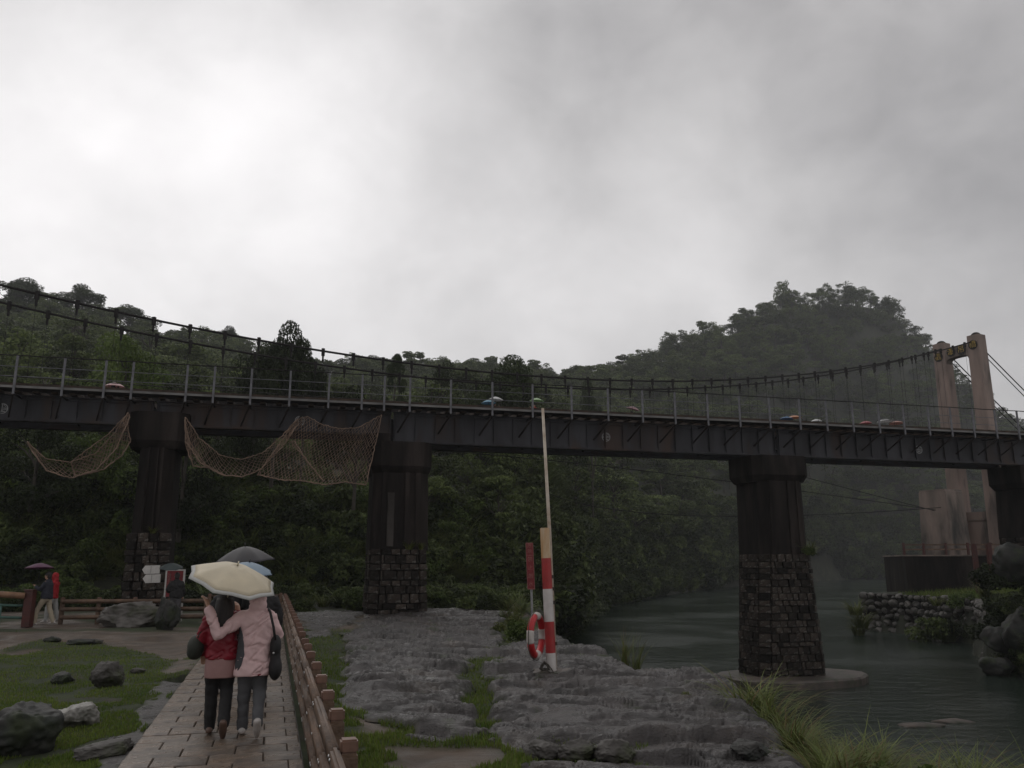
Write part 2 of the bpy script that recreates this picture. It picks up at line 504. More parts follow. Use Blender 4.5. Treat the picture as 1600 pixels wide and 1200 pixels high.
# people
material('skin', (0.46, 0.28, 0.20), (0.38, 0.22, 0.155), 8, 0.5)
material('hair_black', (0.010, 0.008, 0.008), (0.022, 0.016, 0.014), 40, 0.5, 0.6, 90, stretch=(1, 1, 0.08))
material('eye_dark', (0.01, 0.01, 0.01), None, rough=0.2)
material('lips', (0.30, 0.10, 0.09), None, rough=0.5)
def cloth(name, c, k=0.8, rough=0.75, b=0.35):
    return material(name, c, tuple(x * k for x in c), 5, rough, b, 9, detail=3)
cloth('cloth_pink', (0.62, 0.43, 0.425), 0.9, 0.6)
cloth('cloth_pink_fold', (0.42, 0.27, 0.27), 0.85)
cloth('cloth_red', (0.22, 0.008, 0.020), 0.7, 0.5)
cloth('cloth_rose', (0.33, 0.19, 0.18), 0.85)
cloth('cloth_grey', (0.060, 0.062, 0.068), 0.75)
cloth('cloth_slate', (0.085, 0.086, 0.092), 0.75)
cloth('cloth_black', (0.014, 0.013, 0.014), 0.8)
cloth('cloth_navy', (0.022, 0.024, 0.036), 0.8)
cloth('cloth_jeans', (0.050, 0.052, 0.060), 0.7)
cloth('cloth_beige', (0.34, 0.29, 0.215), 0.85)
cloth('cloth_pale', (0.36, 0.36, 0.35), 0.85)
cloth('cloth_scarlet', (0.34, 0.010, 0.016), 0.8)
cloth('cloth_dim', (0.075, 0.070, 0.075), 0.7)
cloth('bag_green', (0.030, 0.034, 0.026), 0.7)
material('shoe_white', (0.50, 0.47, 0.45), (0.36, 0.33, 0.31), 12, 0.5)
material('shoe_brown', (0.14, 0.085, 0.065), (0.07, 0.045, 0.035), 12, 0.5)
def brolly(name, c, trans=0.35):
    m = bpy.data.materials.new(name); m.use_nodes = True
    nt = m.node_tree; N = nt.nodes; L = nt.links
    bs = N['Principled BSDF']; bs.inputs['Base Color'].default_value = tuple(c) + (1,)
    bs.inputs['Roughness'].default_value = 0.45
    tc = N.new('ShaderNodeTexCoord'); n = N.new('ShaderNodeTexNoise'); n.inputs['Scale'].default_value = 6
    L.new(tc.outputs['Object'], n.inputs['Vector'])
    hs = N.new('ShaderNodeHueSaturation'); hs.inputs['Color'].default_value = tuple(c) + (1,)
    r = N.new('ShaderNodeMapRange'); r.inputs['To Min'].default_value = 0.8; r.inputs['To Max'].default_value = 1.12
    L.new(n.outputs['Fac'], r.inputs['Value']); L.new(r.outputs['Result'], hs.inputs['Value'])
    L.new(hs.outputs['Color'], bs.inputs['Base Color'])
    tr = N.new('ShaderNodeBsdfTranslucent'); L.new(hs.outputs['Color'], tr.inputs['Color'])
    ms = N.new('ShaderNodeMixShader'); ms.inputs[0].default_value = trans
    L.new(bs.outputs[0], ms.inputs[1]); L.new(tr.outputs[0], ms.inputs[2]); L.new(ms.outputs[0], N['Material Output'].inputs['Surface'])
    MATS[name] = m
    return m
for nm, c in dict(cream=(0.74, 0.66, 0.50), border=(0.52, 0.52, 0.50), charcoal=(0.055, 0.052, 0.058), paleblue=(0.30, 0.40, 0.50),
                  purple=(0.16, 0.055, 0.12), teal=(0.060, 0.080, 0.080), white=(0.72, 0.72, 0.72), skyblue=(0.20, 0.42, 0.55),
                  lime=(0.42, 0.60, 0.34), mauve=(0.40, 0.24, 0.26), orange=(0.62, 0.32, 0.18), rosered=(0.50, 0.16, 0.17),
                  salmon=(0.55, 0.32, 0.27), blush=(0.62, 0.40, 0.40), blue=(0.10, 0.22, 0.40)).items():
    brolly('brolly_' + nm, c)
material('brolly_shaft', (0.55, 0.50, 0.38), None, rough=0.35, metal=0.4)
material('brolly_black', (0.02, 0.02, 0.02), None, rough=0.4)
M = MATS

# ================================================================ STRUCTURE: terrain
WATER_Z = -3.2
CP = math.cos(PITCH)
def pxcol(X, Y):
    return 800.0 + FPX * X / np.maximum(CP * Y, 0.5)
# the paved walkway: two edges that meet at (425, 880) on the horizon
_d = ray(425, 880); WD = Vector((_d.x, _d.y, 0)).normalized(); WN = Vector((WD.y, -WD.x, 0))   # along, to the right
_a = P(190, 1200, z=0); _b = P(472, 1200, z=0)
W_L = _a.dot(WN); W_R = _b.dot(WN)
def wpt(s, t, z=0.0):
    """s metres along the walkway from the camera, t to the right"""
    return Vector((WD.x * s + WN.x * t, WD.y * s + WN.y * t, z))
LAND = [(4.6, -25), (3.9, 2), (3.2, 6), P2(1262, 1200), P2(1215, 1138), P2(1152, 1086), P2(1102, 1042), P2(990, 1046), P2(940, 1016), P2(882, 996),
        (0.9, 28), (0.6, 36), (0.8, 45), (2.4, 62)] + [P2(x, y, WATER_Z) for x, y in
        ((890, 957), (975, 939), (1100, 919), (1200, 909), (1280, 904), (1420, 899), (1900, 898))] + [(1200, 1000), (-1200, 1000), (-1200, -25)]
RBANK = [P2(x, y, WATER_Z) for x, y in ((1347, 984), (1440, 992), (1530, 1006), (1546, 1036), (1612, 1050))] + [(70, 38), (110, 70), (110, 112), (60, 92), (35, 80)]
SIL_X = [-700, -400, 0, 100, 200, 300, 400, 500, 600, 700, 870, 950, 1050, 1150, 1220, 1330, 1400, 1450, 1560, 1620, 1800, 2300]
SIL_Y = [420, 400, 458, 462, 492, 512, 532, 565, 580, 580, 592, 578, 540, 497, 465, 452, 480, 540, 645, 672, 720, 720]
RDG_X = [-700, 0, 300, 500, 700, 870, 1000, 1300, 1600, 2300]
RDG_D = [215, 230, 245, 260, 275, 290, 330, 400, 430, 430]
FOOT_X = [-700, 0, 300, 500, 700, 850, 905, 975, 1100, 1200, 1300, 2300]
FOOT_D = [33, 40, 43.5, 46, 49.5, 54, 92, 122, 178, 228, 275, 300]
def sil_z(u, yr):
    """height of the skyline that shows at column u when it stands at distance yr"""
    b = (600.0 - np.interp(u, SIL_X, SIL_Y)) / FPX
    c, q = math.cos(PITCH), math.sin(PITCH)
    return EYE + (q + b * c) / (c - b * q) * yr
def ucol(X, Y):
    u = pxcol(X, Y)
    for _ in range(2):
        yr = np.interp(u, RDG_X, RDG_D); zz = sil_z(u, yr) * np.clip(Y / yr, 0, 1.2)
        u = 800.0 + FPX * X / np.maximum(CP * Y + math.sin(PITCH) * np.where(Y > 30, zz, 0), 0.5)
    return u
def hill(X, Y):
    u = ucol(X, Y)
    yr = np.interp(u, RDG_X, RDG_D); yf = np.interp(u, FOOT_X, FOOT_D)
    zr = sil_z(u, yr) - np.interp(u, [300, 450, 600, 880, 1000], [9.0, 9.0, 4.5, 4.0, 3.5])
    t = (Y - yf) / (yr - yf)
    near = np.interp(u, [700, 950], [1.0, 0.0])
    g1 = np.interp(t, [0, 0.04, 0.10, 0.30, 0.7, 1.0], [0, 0.085, 0.145, 0.31, 0.645, 1.0])
    g2 = np.interp(t, [0, 0.10, 0.5, 0.8, 1.0], [0, 0.12, 0.50, 0.80, 1.0])
    g = g1 * near + g2 * (1 - near)
    back = np.exp(-np.maximum(Y - yr, 0) / 260.0)
    h = zr * g * np.where(t > 1, back, 1.0)
    h = h + (fbm(X / 22, Y / 22, 5, 3) - 0.5) * np.clip(t * 6, 0, 1) * 7 * np.clip(1.2 - t, 0, 1)
    return np.where(t > 0, h, 0.0)
ROCKS = [[(562, 962), (545, 1005), (528, 1040), (545, 1078), (538, 1098), (590, 1122), (652, 1132), (640, 1146), (705, 1162), (748, 1140), (736, 1100), (746, 1070),
          (702, 1056), (762, 1020), (790, 1003), (780, 985), (792, 952), (682, 950), (622, 958)],
         [(776, 1012), (822, 987), (880, 996), (938, 1014), (990, 1046), (1102, 1040), (1154, 1084), (1217, 1137), (1270, 1205), (1290, 1260), (760, 1260), (812, 1185), (776, 1160), (770, 1100), (764, 1060)],
         [(470, 958), (565, 952), (572, 966), (520, 985), (482, 1000)],
         [(262, 1062), (300, 1048), (215, 1172), (150, 1260), (70, 1260), (165, 1180), (225, 1110)]]
ROCKS = [[P2(*q) for q in r] for r in ROCKS]
MUDS = [[(590, 1165), (690, 1150), (800, 1160), (815, 1185), (720, 1215), (600, 1200)], [(0, 985), (330, 985), (310, 1045), (262, 1050), (240, 1015), (200, 1005), (70, 996), (0, 1012), (-400, 1020), (-400, 985)],
        [(540, 1120), (600, 1118), (655, 1135), (560, 1145)], [(0, 1013), (75, 1008), (60, 1019), (0, 1021)]]
MUDS = [[P2(*q) for q in r] for r in MUDS]
def smax(arrs):
    o = arrs[0]
    for a in arrs[1:]: o = np.maximum(o, a)
    return o
def masks(X, Y):
    w = (fbm(X * 1.6, Y * 1.6, 31, 4) - 0.5) * 0.9 * np.clip(Y / 14, 0.35, 1.6)
    rk = smax([sdpoly(r, X, Y) for r in ROCKS]) + w
    md = smax([sdpoly(r, X, Y) for r in MUDS]) + w * 0.8
    rock = sstep(-0.06, 0.14, rk)
    mud = sstep(-0.1, 0.25, md) * (1 - rock)
    far = sstep(24.5, 27.5, Y) * (X < 2.5) * (1 - rock)          # bare wet ground under the bridge
    mud = np.maximum(mud, far * sstep(0.42, 0.56, fbm(X * .5, Y * .5, 77, 3)))
    near = (Y < 36.5)
    return rock * near, mud * near
def worley(x, y, seed):
    """distance to nearest and second feature point, id and local offset of the nearest"""
    ix, iy = np.floor(x), np.floor(y)
    f1 = np.full(x.shape, 9.0); f2 = np.full(x.shape, 9.0); cid = np.zeros(x.shape); oy = np.zeros(x.shape); ox = np.zeros(x.shape)
    for dx in (-1, 0, 1):
        for dy in (-1, 0, 1):
            cx, cy = ix + dx, iy + dy
            px = cx + .1 + .8 * _hash(cx, cy, seed); py = cy + .1 + .8 * _hash(cx, cy, seed + 7)
            d = np.hypot(x - px, y - py); n = d < f1
            f2 = np.where(n, f1, np.minimum(f2, d)); cid = np.where(n, _hash(cx, cy, seed + 13), cid)
            oy = np.where(n, y - py, oy); ox = np.where(n, x - px, ox); f1 = np.where(n, d, f1)
    return f1, f2, cid, ox, oy
def rock_relief(X, Y):
    w1 = fbm(X * 0.5, Y * 0.5, 3, 3) - 0.5
    w2 = fbm(X * 2.2, Y * 2.2, 8, 4) - 0.5
    w3 = fbm(X * 2.2, Y * 2.2, 18, 4) - 0.5
    A = X + 0.5 * w3; Bc = Y + 0.22 * X + 0.9 * w1 + 0.30 * w2
    out = 0
    for cx, cy, ah, tilt, crack, sd in ((2.4, 0.95, 0.10, 0.13, 0.035, 101), (0.95, 0.36, 0.040, 0.055, 0.016, 202)):
        f1, f2, cid, ox, oy = worley(A / cx, Bc / cy, sd)
        e = sstep(0.0, .22, f2 - f1)
        out = out + (ah * (cid - .5) - tilt * oy + tilt * .5 * ox * (cid - .3)) * e - crack * (1 - e)
    # thin bedding cracks and pits that come and go
    for fx, fy, dep, wd, sd, cut in ((0.75, 3.6, 0.095, .026, 401, .46), (1.7, 8.0, 0.060, .036, 421, .46), (3.6, 15.0, 0.030, .050, 441, .43)):
        r = np.abs(fbm(A * fx, Bc * fy, sd, 3) - .5)
        out = out - dep * np.exp(-(r / wd) ** 2) * sstep(cut, cut + .10, fbm(X * fx * .8 + 5, Y * fx * .9, sd + 5, 3))
    lump = fbm(X * 0.30, Y * 0.30, 12, 3) - 0.5
    return out + 0.03 + 0.24 * lump + (fbm(X * 6, Y * 6, 9, 3) - 0.5) * 0.022
def height(X, Y, detail=True):
    X = np.asarray(X, float); Y = np.asarray(Y, float)
    u = pxcol(X, Y)
    sd = sdpoly(LAND, X, Y)
    zp = -2.3 * sstep(34, 60, Y) * sstep(835, 880, u)
    wob = (fbm(X / 1.6, Y / 1.6, 21, 4) - 0.5)
    sdw = sd + wob * np.where(Y < 40, 0.8, 4.0) * 0.6
    drop = np.interp(sdw, [-7.5, -4.2, -1.6, -0.35, 0.1], [4.8, 3.4, 1.6, 0.35, 0.0])
    dgen = np.interp(sdw, [-11.0, -7.5, -4.5, -0.5, 0.1], [4.8, 2.3, 1.15, 0.36, 0.0])
    kk = sstep(12.5, 10.0, Y)
    drop = drop * (1 - kk) + dgen * kk
    h = np.maximum(zp - drop, -4.8)
    if detail:
        rock, mud = masks(X, Y)
        nearw = sstep(46, 30, Y)
        soft = (fbm(X / 2.5, Y / 2.5, 41, 4) - 0.5) * 0.22 + (fbm(X * 3, Y * 3, 43, 3) - 0.5) * 0.03
        # keep walkway and plaza flat
        s_ = X * WD.x + Y * WD.y; t_ = X * WN.x + Y * WN.y
        dist = np.maximum(np.maximum(W_L - t_, t_ - (W_R + 0.5)), 0)
        flat = np.where(s_ < 33.5, sstep(0.05, 0.9, dist), 1.0) * np.where((Y > 24) & (X < -4.5), 0.35, 1.0)
        on = (sd > -3)
        h = h + on * nearw * flat * (rock_relief(X, Y) * rock * 1.0 + soft * (1 - rock) - 0.05 * mud - 0.07 * (1 - rock) + 0.02 * rock)
        h = h - 0.03 * (dist <= 0) * (s_ < 33.5) * (s_ > 1)
    sdr = sdpoly(RBANK, X, Y)
    hr = np.interp(sdr + wob * 1.5, [-2.0, -0.2, 0.5, 3.0, 9.0, 20.0], [-4.8, -3.2, -0.5, -0.3, 0.1, 0.6])
    mound = -4.8 + 8.3 * sstep(0.562, 0.655, X / np.maximum(Y, 1) + (fbm(X / 2.2, Y / 2.2, 61, 4) - 0.5) * 0.05) * sstep(37.0, 41.0, Y) * sstep(54, 47, Y)
    h = np.maximum(np.maximum(h, hr), mound)
    return h + hill(X, Y)
def hz(x, y):
    return float(height(np.array([x]), np.array([y]))[0])

ys = [-25, -15, -8, -3, 0, 1.5, 2.2]
y = 2.6
while y < 1000:
    ys.append(y); y += max(0.028, 0.0075 * y) if y < 45 else 0.022 * y
ys = np.array(ys); NU = 540
us = np.linspace(-1, 1, NU); us = us * (0.62 + 0.38 * us * us)
GX = us[None, :] * (7 + 1.35 * np.maximum(ys, 0))[:, None]
GY = np.repeat(ys[:, None], NU, 1)
GZ = height(GX, GY)
rock_m, mud_m = masks(GX, GY)
GV = np.stack([GX, GY, GZ], -1).reshape(-1, 3)
idx = np.arange(len(ys) * NU).reshape(len(ys), NU)
GF = np.stack([idx[:-1, :-1], idx[:-1, 1:], idx[1:, 1:], idx[1:, :-1]], -1).reshape(-1, 4)
wet_far = sstep(34, 40, GY)
gattr = np.stack([rock_m, mud_m, wet_far, np.ones_like(rock_m)], -1).reshape(-1, 4)

def ground_material():
    m = bpy.data.materials.new('ground_surface'); m.use_nodes = True
    nt = m.node_tree; N = nt.nodes; L = nt.links; bs = N['Principled BSDF']
    at = N.new('ShaderNodeAttribute'); at.attribute_name = 'cover'
    sp = N.new('ShaderNodeSeparateColor'); L.new(at.outputs['Color'], sp.inputs['Color'])
    tc = N.new('ShaderNodeTexCoord')
    def noise(sc, det=5, st=(1, 1, 1), rg=0.6):
        mp = N.new('ShaderNodeMapping'); mp.inputs['Scale'].default_value = st
        L.new(tc.outputs['Object'], mp.inputs['Vector'])
        n = N.new('ShaderNodeTexNoise'); n.inputs['Scale'].default_value = sc; n.inputs['Detail'].default_value = det
        n.inputs['Roughness'].default_value = rg
        L.new(mp.outputs['Vector'], n.inputs['Vector']); return n.outputs['Fac']
    def mr(x, a, b, c=0.0, d=1.0):
        r = N.new('ShaderNodeMapRange')
        for k, v in zip(('From Min', 'From Max', 'To Min', 'To Max'), (a, b, c, d)): r.inputs[k].default_value = v
        L.new(x, r.inputs['Value']); return r.outputs['Result']
    def mix(f, a, b):
        x = N.new('ShaderNodeMix'); x.data_type = 'RGBA'; L.new(f, x.inputs['Factor'])
        for s_, v in (('A', a), ('B', b)):
            if isinstance(v, tuple): x.inputs[s_].default_value = v + (1,)
            else: L.new(v, x.inputs[s_])
        return x.outputs['Result']
    def fm(op, a, b):
        x = N.new('ShaderNodeMath'); x.operation = op
        for i, v in enumerate((a, b)):
            if isinstance(v, (int, float)): x.inputs[i].default_value = v
            else: L.new(v, x.inputs[i])
        return x.outputs[0]
    turf = mix(mr(noise(3.0), .35, .65), (0.016, 0.024, 0.007), (0.034, 0.046, 0.012))
    turf = mix(mr(noise(1.1), .55, .7), turf, (0.034, 0.027, 0.016))
    mud = mix(mr(noise(1.3), .35, .65), (0.105, 0.072, 0.048), (0.060, 0.044, 0.032))
    rock = mix(mr(noise(2.2, 7, (0.5, 1.6, 1.6)), .38, .62), (0.060, 0.052, 0.050), (0.022, 0.019, 0.018))
    rock = mix(mr(noise(0.9, 5), .55, .72), rock, (0.060, 0.046, 0.036))
    rock = mix(mr(noise(14, 5), .58, .75), rock, (0.088, 0.083, 0.084))
    rock = mix(mr(noise(1.7, 6), .60, .70), rock, (0.026, 0.032, 0.012))
    floor = mix(mr(noise(0.5), .35, .65), (0.012, 0.015, 0.008), (0.032, 0.034, 0.018))
    c = mix(sp.outputs['Green'], turf, mud)
    c = mix(sp.outputs['Red'], c, rock)
    c = mix(sp.outputs['Blue'], c, floor)
    L.new(c, bs.inputs['Base Color'])
    rr = mr(noise(2.5, 5), .35, .65, 0.16, 0.50)
    bs.inputs['Specular IOR Level'].default_value = 0.5
    rough = fm('ADD', fm('MULTIPLY', sp.outputs['Red'], rr), fm('MULTIPLY', fm('SUBTRACT', 1.0, sp.outputs['Red']), 0.95))
    rough = fm('SUBTRACT', rough, fm('MULTIPLY', sp.outputs['Green'], mr(noise(0.8, 3), .4, .6, 0.15, 0.62)))
    L.new(rough, bs.inputs['Roughness'])
    b = N.new('ShaderNodeBump'); b.inputs['Strength'].default_value = 0.95; b.inputs['Distance'].default_value = 0.05
    hgt = fm('ADD', noise(7, 8, (0.45, 1.9, 1.5), 0.72), fm('MULTIPLY', noise(40, 4), 0.3))
    L.new(hgt, b.inputs['Height']); L.new(b.outputs['Normal'], bs.inputs['Normal'])
    return m
GM = ground_material()
def cover_mesh(name, V, F, A, smooth):
    used = np.unique(F); remap = np.zeros(len(V), np.int64); remap[used] = np.arange(len(used))
    me = np_mesh(name, V[used], remap[F], GM, smooth)
    ca = me.color_attributes.new('cover', 'FLOAT_COLOR', 'POINT')
    ca.data.foreach_set('color', np.ascontiguousarray(A[used], np.float32).ravel())
    return me
GV2 = GV.copy(); GV2[:, 2] -= 0.35 * sstep(.25, .6, rock_m).reshape(-1)
tag(link('ground', cover_mesh('ground', GV2, GF, gattr, True)), 'grassy and muddy valley ground rising into forested hills', 'ground', kind='structure')
def fine_rock(u0, u1, y0, y1, nu, step):
    yy = [y0]
    while yy[-1] < y1: yy.append(yy[-1] * (1 + step))
    yy = np.array(yy); uu_ = np.linspace(u0, u1, nu)
    X = uu_[None, :] * yy[:, None]; Y = np.repeat(yy[:, None], nu, 1)
    Z = height(X, Y); r, m = masks(X, Y)
    A = np.stack([r, m, np.zeros_like(r), np.ones_like(r)], -1).reshape(-1, 4); V = np.stack([X, Y, Z], -1).reshape(-1, 3)
    ii = np.arange(X.size).reshape(X.shape); F = np.stack([ii[:-1, :-1], ii[:-1, 1:], ii[1:, 1:], ii[1:, :-1]], -1).reshape(-1, 4)
    k = r.reshape(-1)[F].max(1) > .22
    return V, F[k], A
V, F, A = fine_rock(-.275, .43, 6.6, 35.5, 760, .0034)
tag(link('bedrock_shelf', cover_mesh('bedrock_shelf', V, F, A, True)), 'wet grey layered bedrock shelf beside the river', 'rock', kind='structure')
V, F, A = fine_rock(-.56, -.36, 6.6, 14.5, 160, .006)
tag(link('path_edge_rock', cover_mesh('path_edge_rock', V, F, A, False)), 'grey rock strip between the lawn and the walkway', 'rock', kind='structure')

# ---------------------------------------------------------------- river
def water_material():
    m = bpy.data.materials.new('river_water'); m.use_nodes = True
    nt = m.node_tree; N = nt.nodes; L = nt.links; bs = N['Principled BSDF']
    bs.inputs['IOR'].default_value = 1.33
    tc = N.new('ShaderNodeTexCoord')
    def noise(sc, det, st, rot=0.0):
        mp = N.new('ShaderNodeMapping'); mp.inputs['Scale'].default_value = st; mp.inputs['Rotation'].default_value = (0, 0, rot)
        L.new(tc.outputs['Object'], mp.inputs['Vector'])
        n = N.new('ShaderNodeTexNoise'); n.inputs['Scale'].default_value = sc; n.inputs['Detail'].default_value = det
        L.new(mp.outputs['Vector'], n.inputs['Vector']); return n.outputs['Fac']
    x = N.new('ShaderNodeMix'); x.data_type = 'RGBA'
    x.inputs['A'].default_value = (0.013, 0.021, 0.016, 1); x.inputs['B'].default_value = (0.030, 0.040, 0.032, 1)
    L.new(noise(0.16, 4, (0.5, 1, 1), 0.5), x.inputs['Factor']); L.new(x.outputs['Result'], bs.inputs['Base Color'])
    r = N.new('ShaderNodeMapRange'); r.inputs['From Min'].default_value = 0.42; r.inputs['From Max'].default_value = 0.62
    r.inputs['To Min'].default_value = 0.09; r.inputs['To Max'].default_value = 0.25
    L.new(noise(0.14, 4, (0.7, 1.0, 1), 0.3), r.inputs['Value']); L.new(r.outputs['Result'], bs.inputs['Roughness'])
    a = N.new('ShaderNodeMath'); a.operation = 'MULTIPLY_ADD'; a.inputs[1].default_value = 0.35
    L.new(noise(9.0, 3, (1, 1, 1)), a.inputs[0]); L.new(noise(1.3, 5, (0.6, 1.3, 1), 0.35), a.inputs[2])
    b = N.new('ShaderNodeBump'); b.inputs['Strength'].default_value = 0.5; b.inputs['Distance'].default_value = 0.10
    L.new(a.outputs[0], b.inputs['Height']); L.new(b.outputs['Normal'], bs.inputs['Normal'])
    return m
mb = MB(); mb.add([(-30, 2, WATER_Z), (700, 2, WATER_Z), (700, 700, WATER_Z), (-30, 700, WATER_Z)], [(0, 1, 2, 3)])
tag(mb.build('river', water_material()), 'dark green river winding away behind the bridge', 'river', kind='structure')

# ---------------------------------------------------------------- air
hazem = bpy.data.materials.new('haze_air'); hazem.use_nodes = True
hn = hazem.node_tree; hn.nodes.clear()
ho = hn.nodes.new('ShaderNodeOutputMaterial'); hv = hn.nodes.new('ShaderNodeVolumePrincipled')
hv.inputs['Color'].default_value = (0.90, 0.92, 0.95, 1)
hv.inputs['Density'].default_value = 0.00032
hn.links.new(hv.outputs[0], ho.inputs['Volume'])
mb = MB(); mb.box((0, 488, 72.0), (2900, 1034, 156.0))
tag(mb.build('haze', hazem), 'thin grey rain haze filling the valley', 'haze', kind='stuff')

# ---------------------------------------------------------------- walkway of stone pavers
WAY = thing('walkway', (0, 0, 0))
tag(WAY, 'wet reddish stone paved walkway leading under the bridge', 'walkway', kind='structure')
wl = W_R - W_L
mb = MB()
S0, S1 = 6.2, 34.0
mb.add([wpt(S0, W_L - .02, .0), wpt(S0, W_R + .02, .0), wpt(S1, W_R + .02, .0), wpt(S1, W_L - .02, .0),
        wpt(S0, W_L - .02, -.25), wpt(S0, W_R + .02, -.25), wpt(S1, W_R + .02, -.25), wpt(S1, W_L - .02, -.25)],
       [(0, 1, 2, 3), (0, 4, 5, 1), (1, 5, 6, 2), (2, 6, 7, 3), (3, 7, 4, 0)])
mb.build('bed', M['paver_bed'], WAY)
PV = []
for k in range(8):
    w, d = (0.52, 0.40) if k < 6 else (0.28, 0.40)
    bm = bmesh.new(); bmesh.ops.create_cube(bm, size=1)
    for v in bm.verts:
        v.co = Vector((v.co.x * (w - .008) + random.uniform(-.004, .004), v.co.y * (d - .008) + random.uniform(-.004, .004), v.co.z * .06 + random.uniform(-.003, .003)))
    bmesh.ops.bevel(bm, geom=[e for e in bm.edges if all(v.co.z > 0 for v in e.verts)], offset=.008, segments=1, affect='EDGES')
    me = bpy.data.meshes.new('paver'); bm.to_mesh(me); bm.free(); me.materials.append(M['paver_stone']); PV.append(me)
ang = math.atan2(WD.y, WD.x) - math.pi / 2
nrow = int((S1 - S0) / 0.40); big = (wl - 0.0)
for r_ in range(nrow):
    t = W_L; off = r_ % 2
    if r_ > 66: break
    widths = ([0.28] if off else []) + [0.52] * 6
    for w in widths:
        if t + w > W_R + 0.02:
            w = W_R - t
            if w < 0.08: break
        me = PV[random.randrange(6)] if w > 0.4 else PV[6 + random.randrange(2)]
        full = 0.52 if w > 0.4 else 0.28
        o = link('paver', me, WAY, wpt(S0 + (r_ + .5) * 0.40, t + w / 2, 0.034 + random.uniform(-.004, .004)), (random.uniform(-.008, .008), random.uniform(-.008, .008), ang + random.uniform(-.008, .008)))
        o.scale = (w / full, 1, 1)
        t += w
        if t > W_R - 0.05: break

# ================================================================ RAILWAY BRIDGE
TPH = 0.262
B0 = Vector((0, 34.0, 0)); _n = math.hypot(1, TPH)
BS = Vector((1 / _n, TPH / _n, 0)); BT = Vector((-TPH / _n, 1 / _n, 0))      # along, away from the camera
DECK_Z = P(800, 640, Y=34.0).z
def bpt(s, t, z): return B0 + BS * s + BT * t + Vector((0, 0, z))
def bs_at(px, py=None, t=0.0):
    """distance along the bridge of the place that shows at column px"""
    py = py if py is not None else 605 + (px / 1600.0) * 75
    d = ray(px, py); o = Vector((0, 0, EYE))
    k = (B0 + BT * t - o).dot(BT) / d.dot(BT)
    return (o + d * k - B0).dot(BS)
BROT = Matrix.Rotation(math.atan2(BS.y, BS.x), 3, 'Z')
def bbox(mb, s0, s1, t0, t1, z0, z1):
    c = bpt((s0 + s1) / 2, (t0 + t1) / 2, (z0 + z1) / 2)
    mb.box(c, (s1 - s0, t1 - t0, z1 - z0), BROT)
RB = thing('railway_bridge', (B0.x, B0.y, 0), math.atan2(BS.y, BS.x), 'dark steel plate girder railway bridge with grey walkway railing crossing the picture', 'bridge')
D = DECK_Z
sA, sB, sC, sE = bs_at(248, t=1.4), bs_at(612, t=1.4), bs_at(1202, t=1.4), bs_at(1590, t=1.4)
SL, SR = bs_at(-330), bs_at(2050)
spans = [(SL, sA, 0.86, (2,)), (sA, sB, 0.86, (469,)), (sB, sC, 1.17, (946,)), (sC, sE, 1.17, (1430,)), (sE, SR, 1.17, ())]
def emblem_mesh(c, r, ds, parent):
    mb = MB()
    def seg(x0, z0, x1, z1, w):
        mb.bar(c + BS * x0 + Vector((0, 0, z0)), c + BS * x1 + Vector((0, 0, z1)), 0.006, w, up=BS if abs(x1 - x0) < 1e-6 else (0, 0, 1))
    n = 22
    for i in range(n):
        a0, a1 = 2 * math.pi * i / n, 2 * math.pi * (i + 1) / n
        for q in (1.0,):
            pts = [c + BS * (math.cos(a) * r * k) + Vector((0, 0, math.sin(a) * r * k)) for a, k in ((a0, 1), (a1, 1), (a1, .82), (a0, .82))]
            mb.add([p - BT * .003 for p in pts], [(0, 1, 2, 3)])
    def flat(x0, x1, z0, z1):
        pts = [c + BS * x + Vector((0, 0, z)) - BT * .003 for x, z in ((x0, z0), (x1, z0), (x1, z1), (x0, z1))]
        mb.add(pts, [(0, 1, 2, 3)])
    flat(-.09 * r, .09 * r, -.45 * r, .85 * r)          # the rail section in the middle
    flat(-.5 * r, .5 * r, -.62 * r, -.45 * r)
    flat(-.82 * r, -.15 * r, .02 * r, .17 * r); flat(.15 * r, .82 * r, .02 * r, .17 * r)
    flat(-.82 * r, -.15 * r, -.2 * r, -.08 * r); flat(.15 * r, .82 * r, -.2 * r, -.08 * r)
    for sx in (-1, 1):
        pts = [c + BS * (sx * x * r) + Vector((0, 0, z * r)) - BT * .0035 for x, z in ((.12, .8), (.26, .8), (.62, .32), (.48, .32))]
        mb.add(pts, [(0, 1, 2, 3)])
    return mb.build('emblem', M['emblem_paint'], parent)
STIFF = None
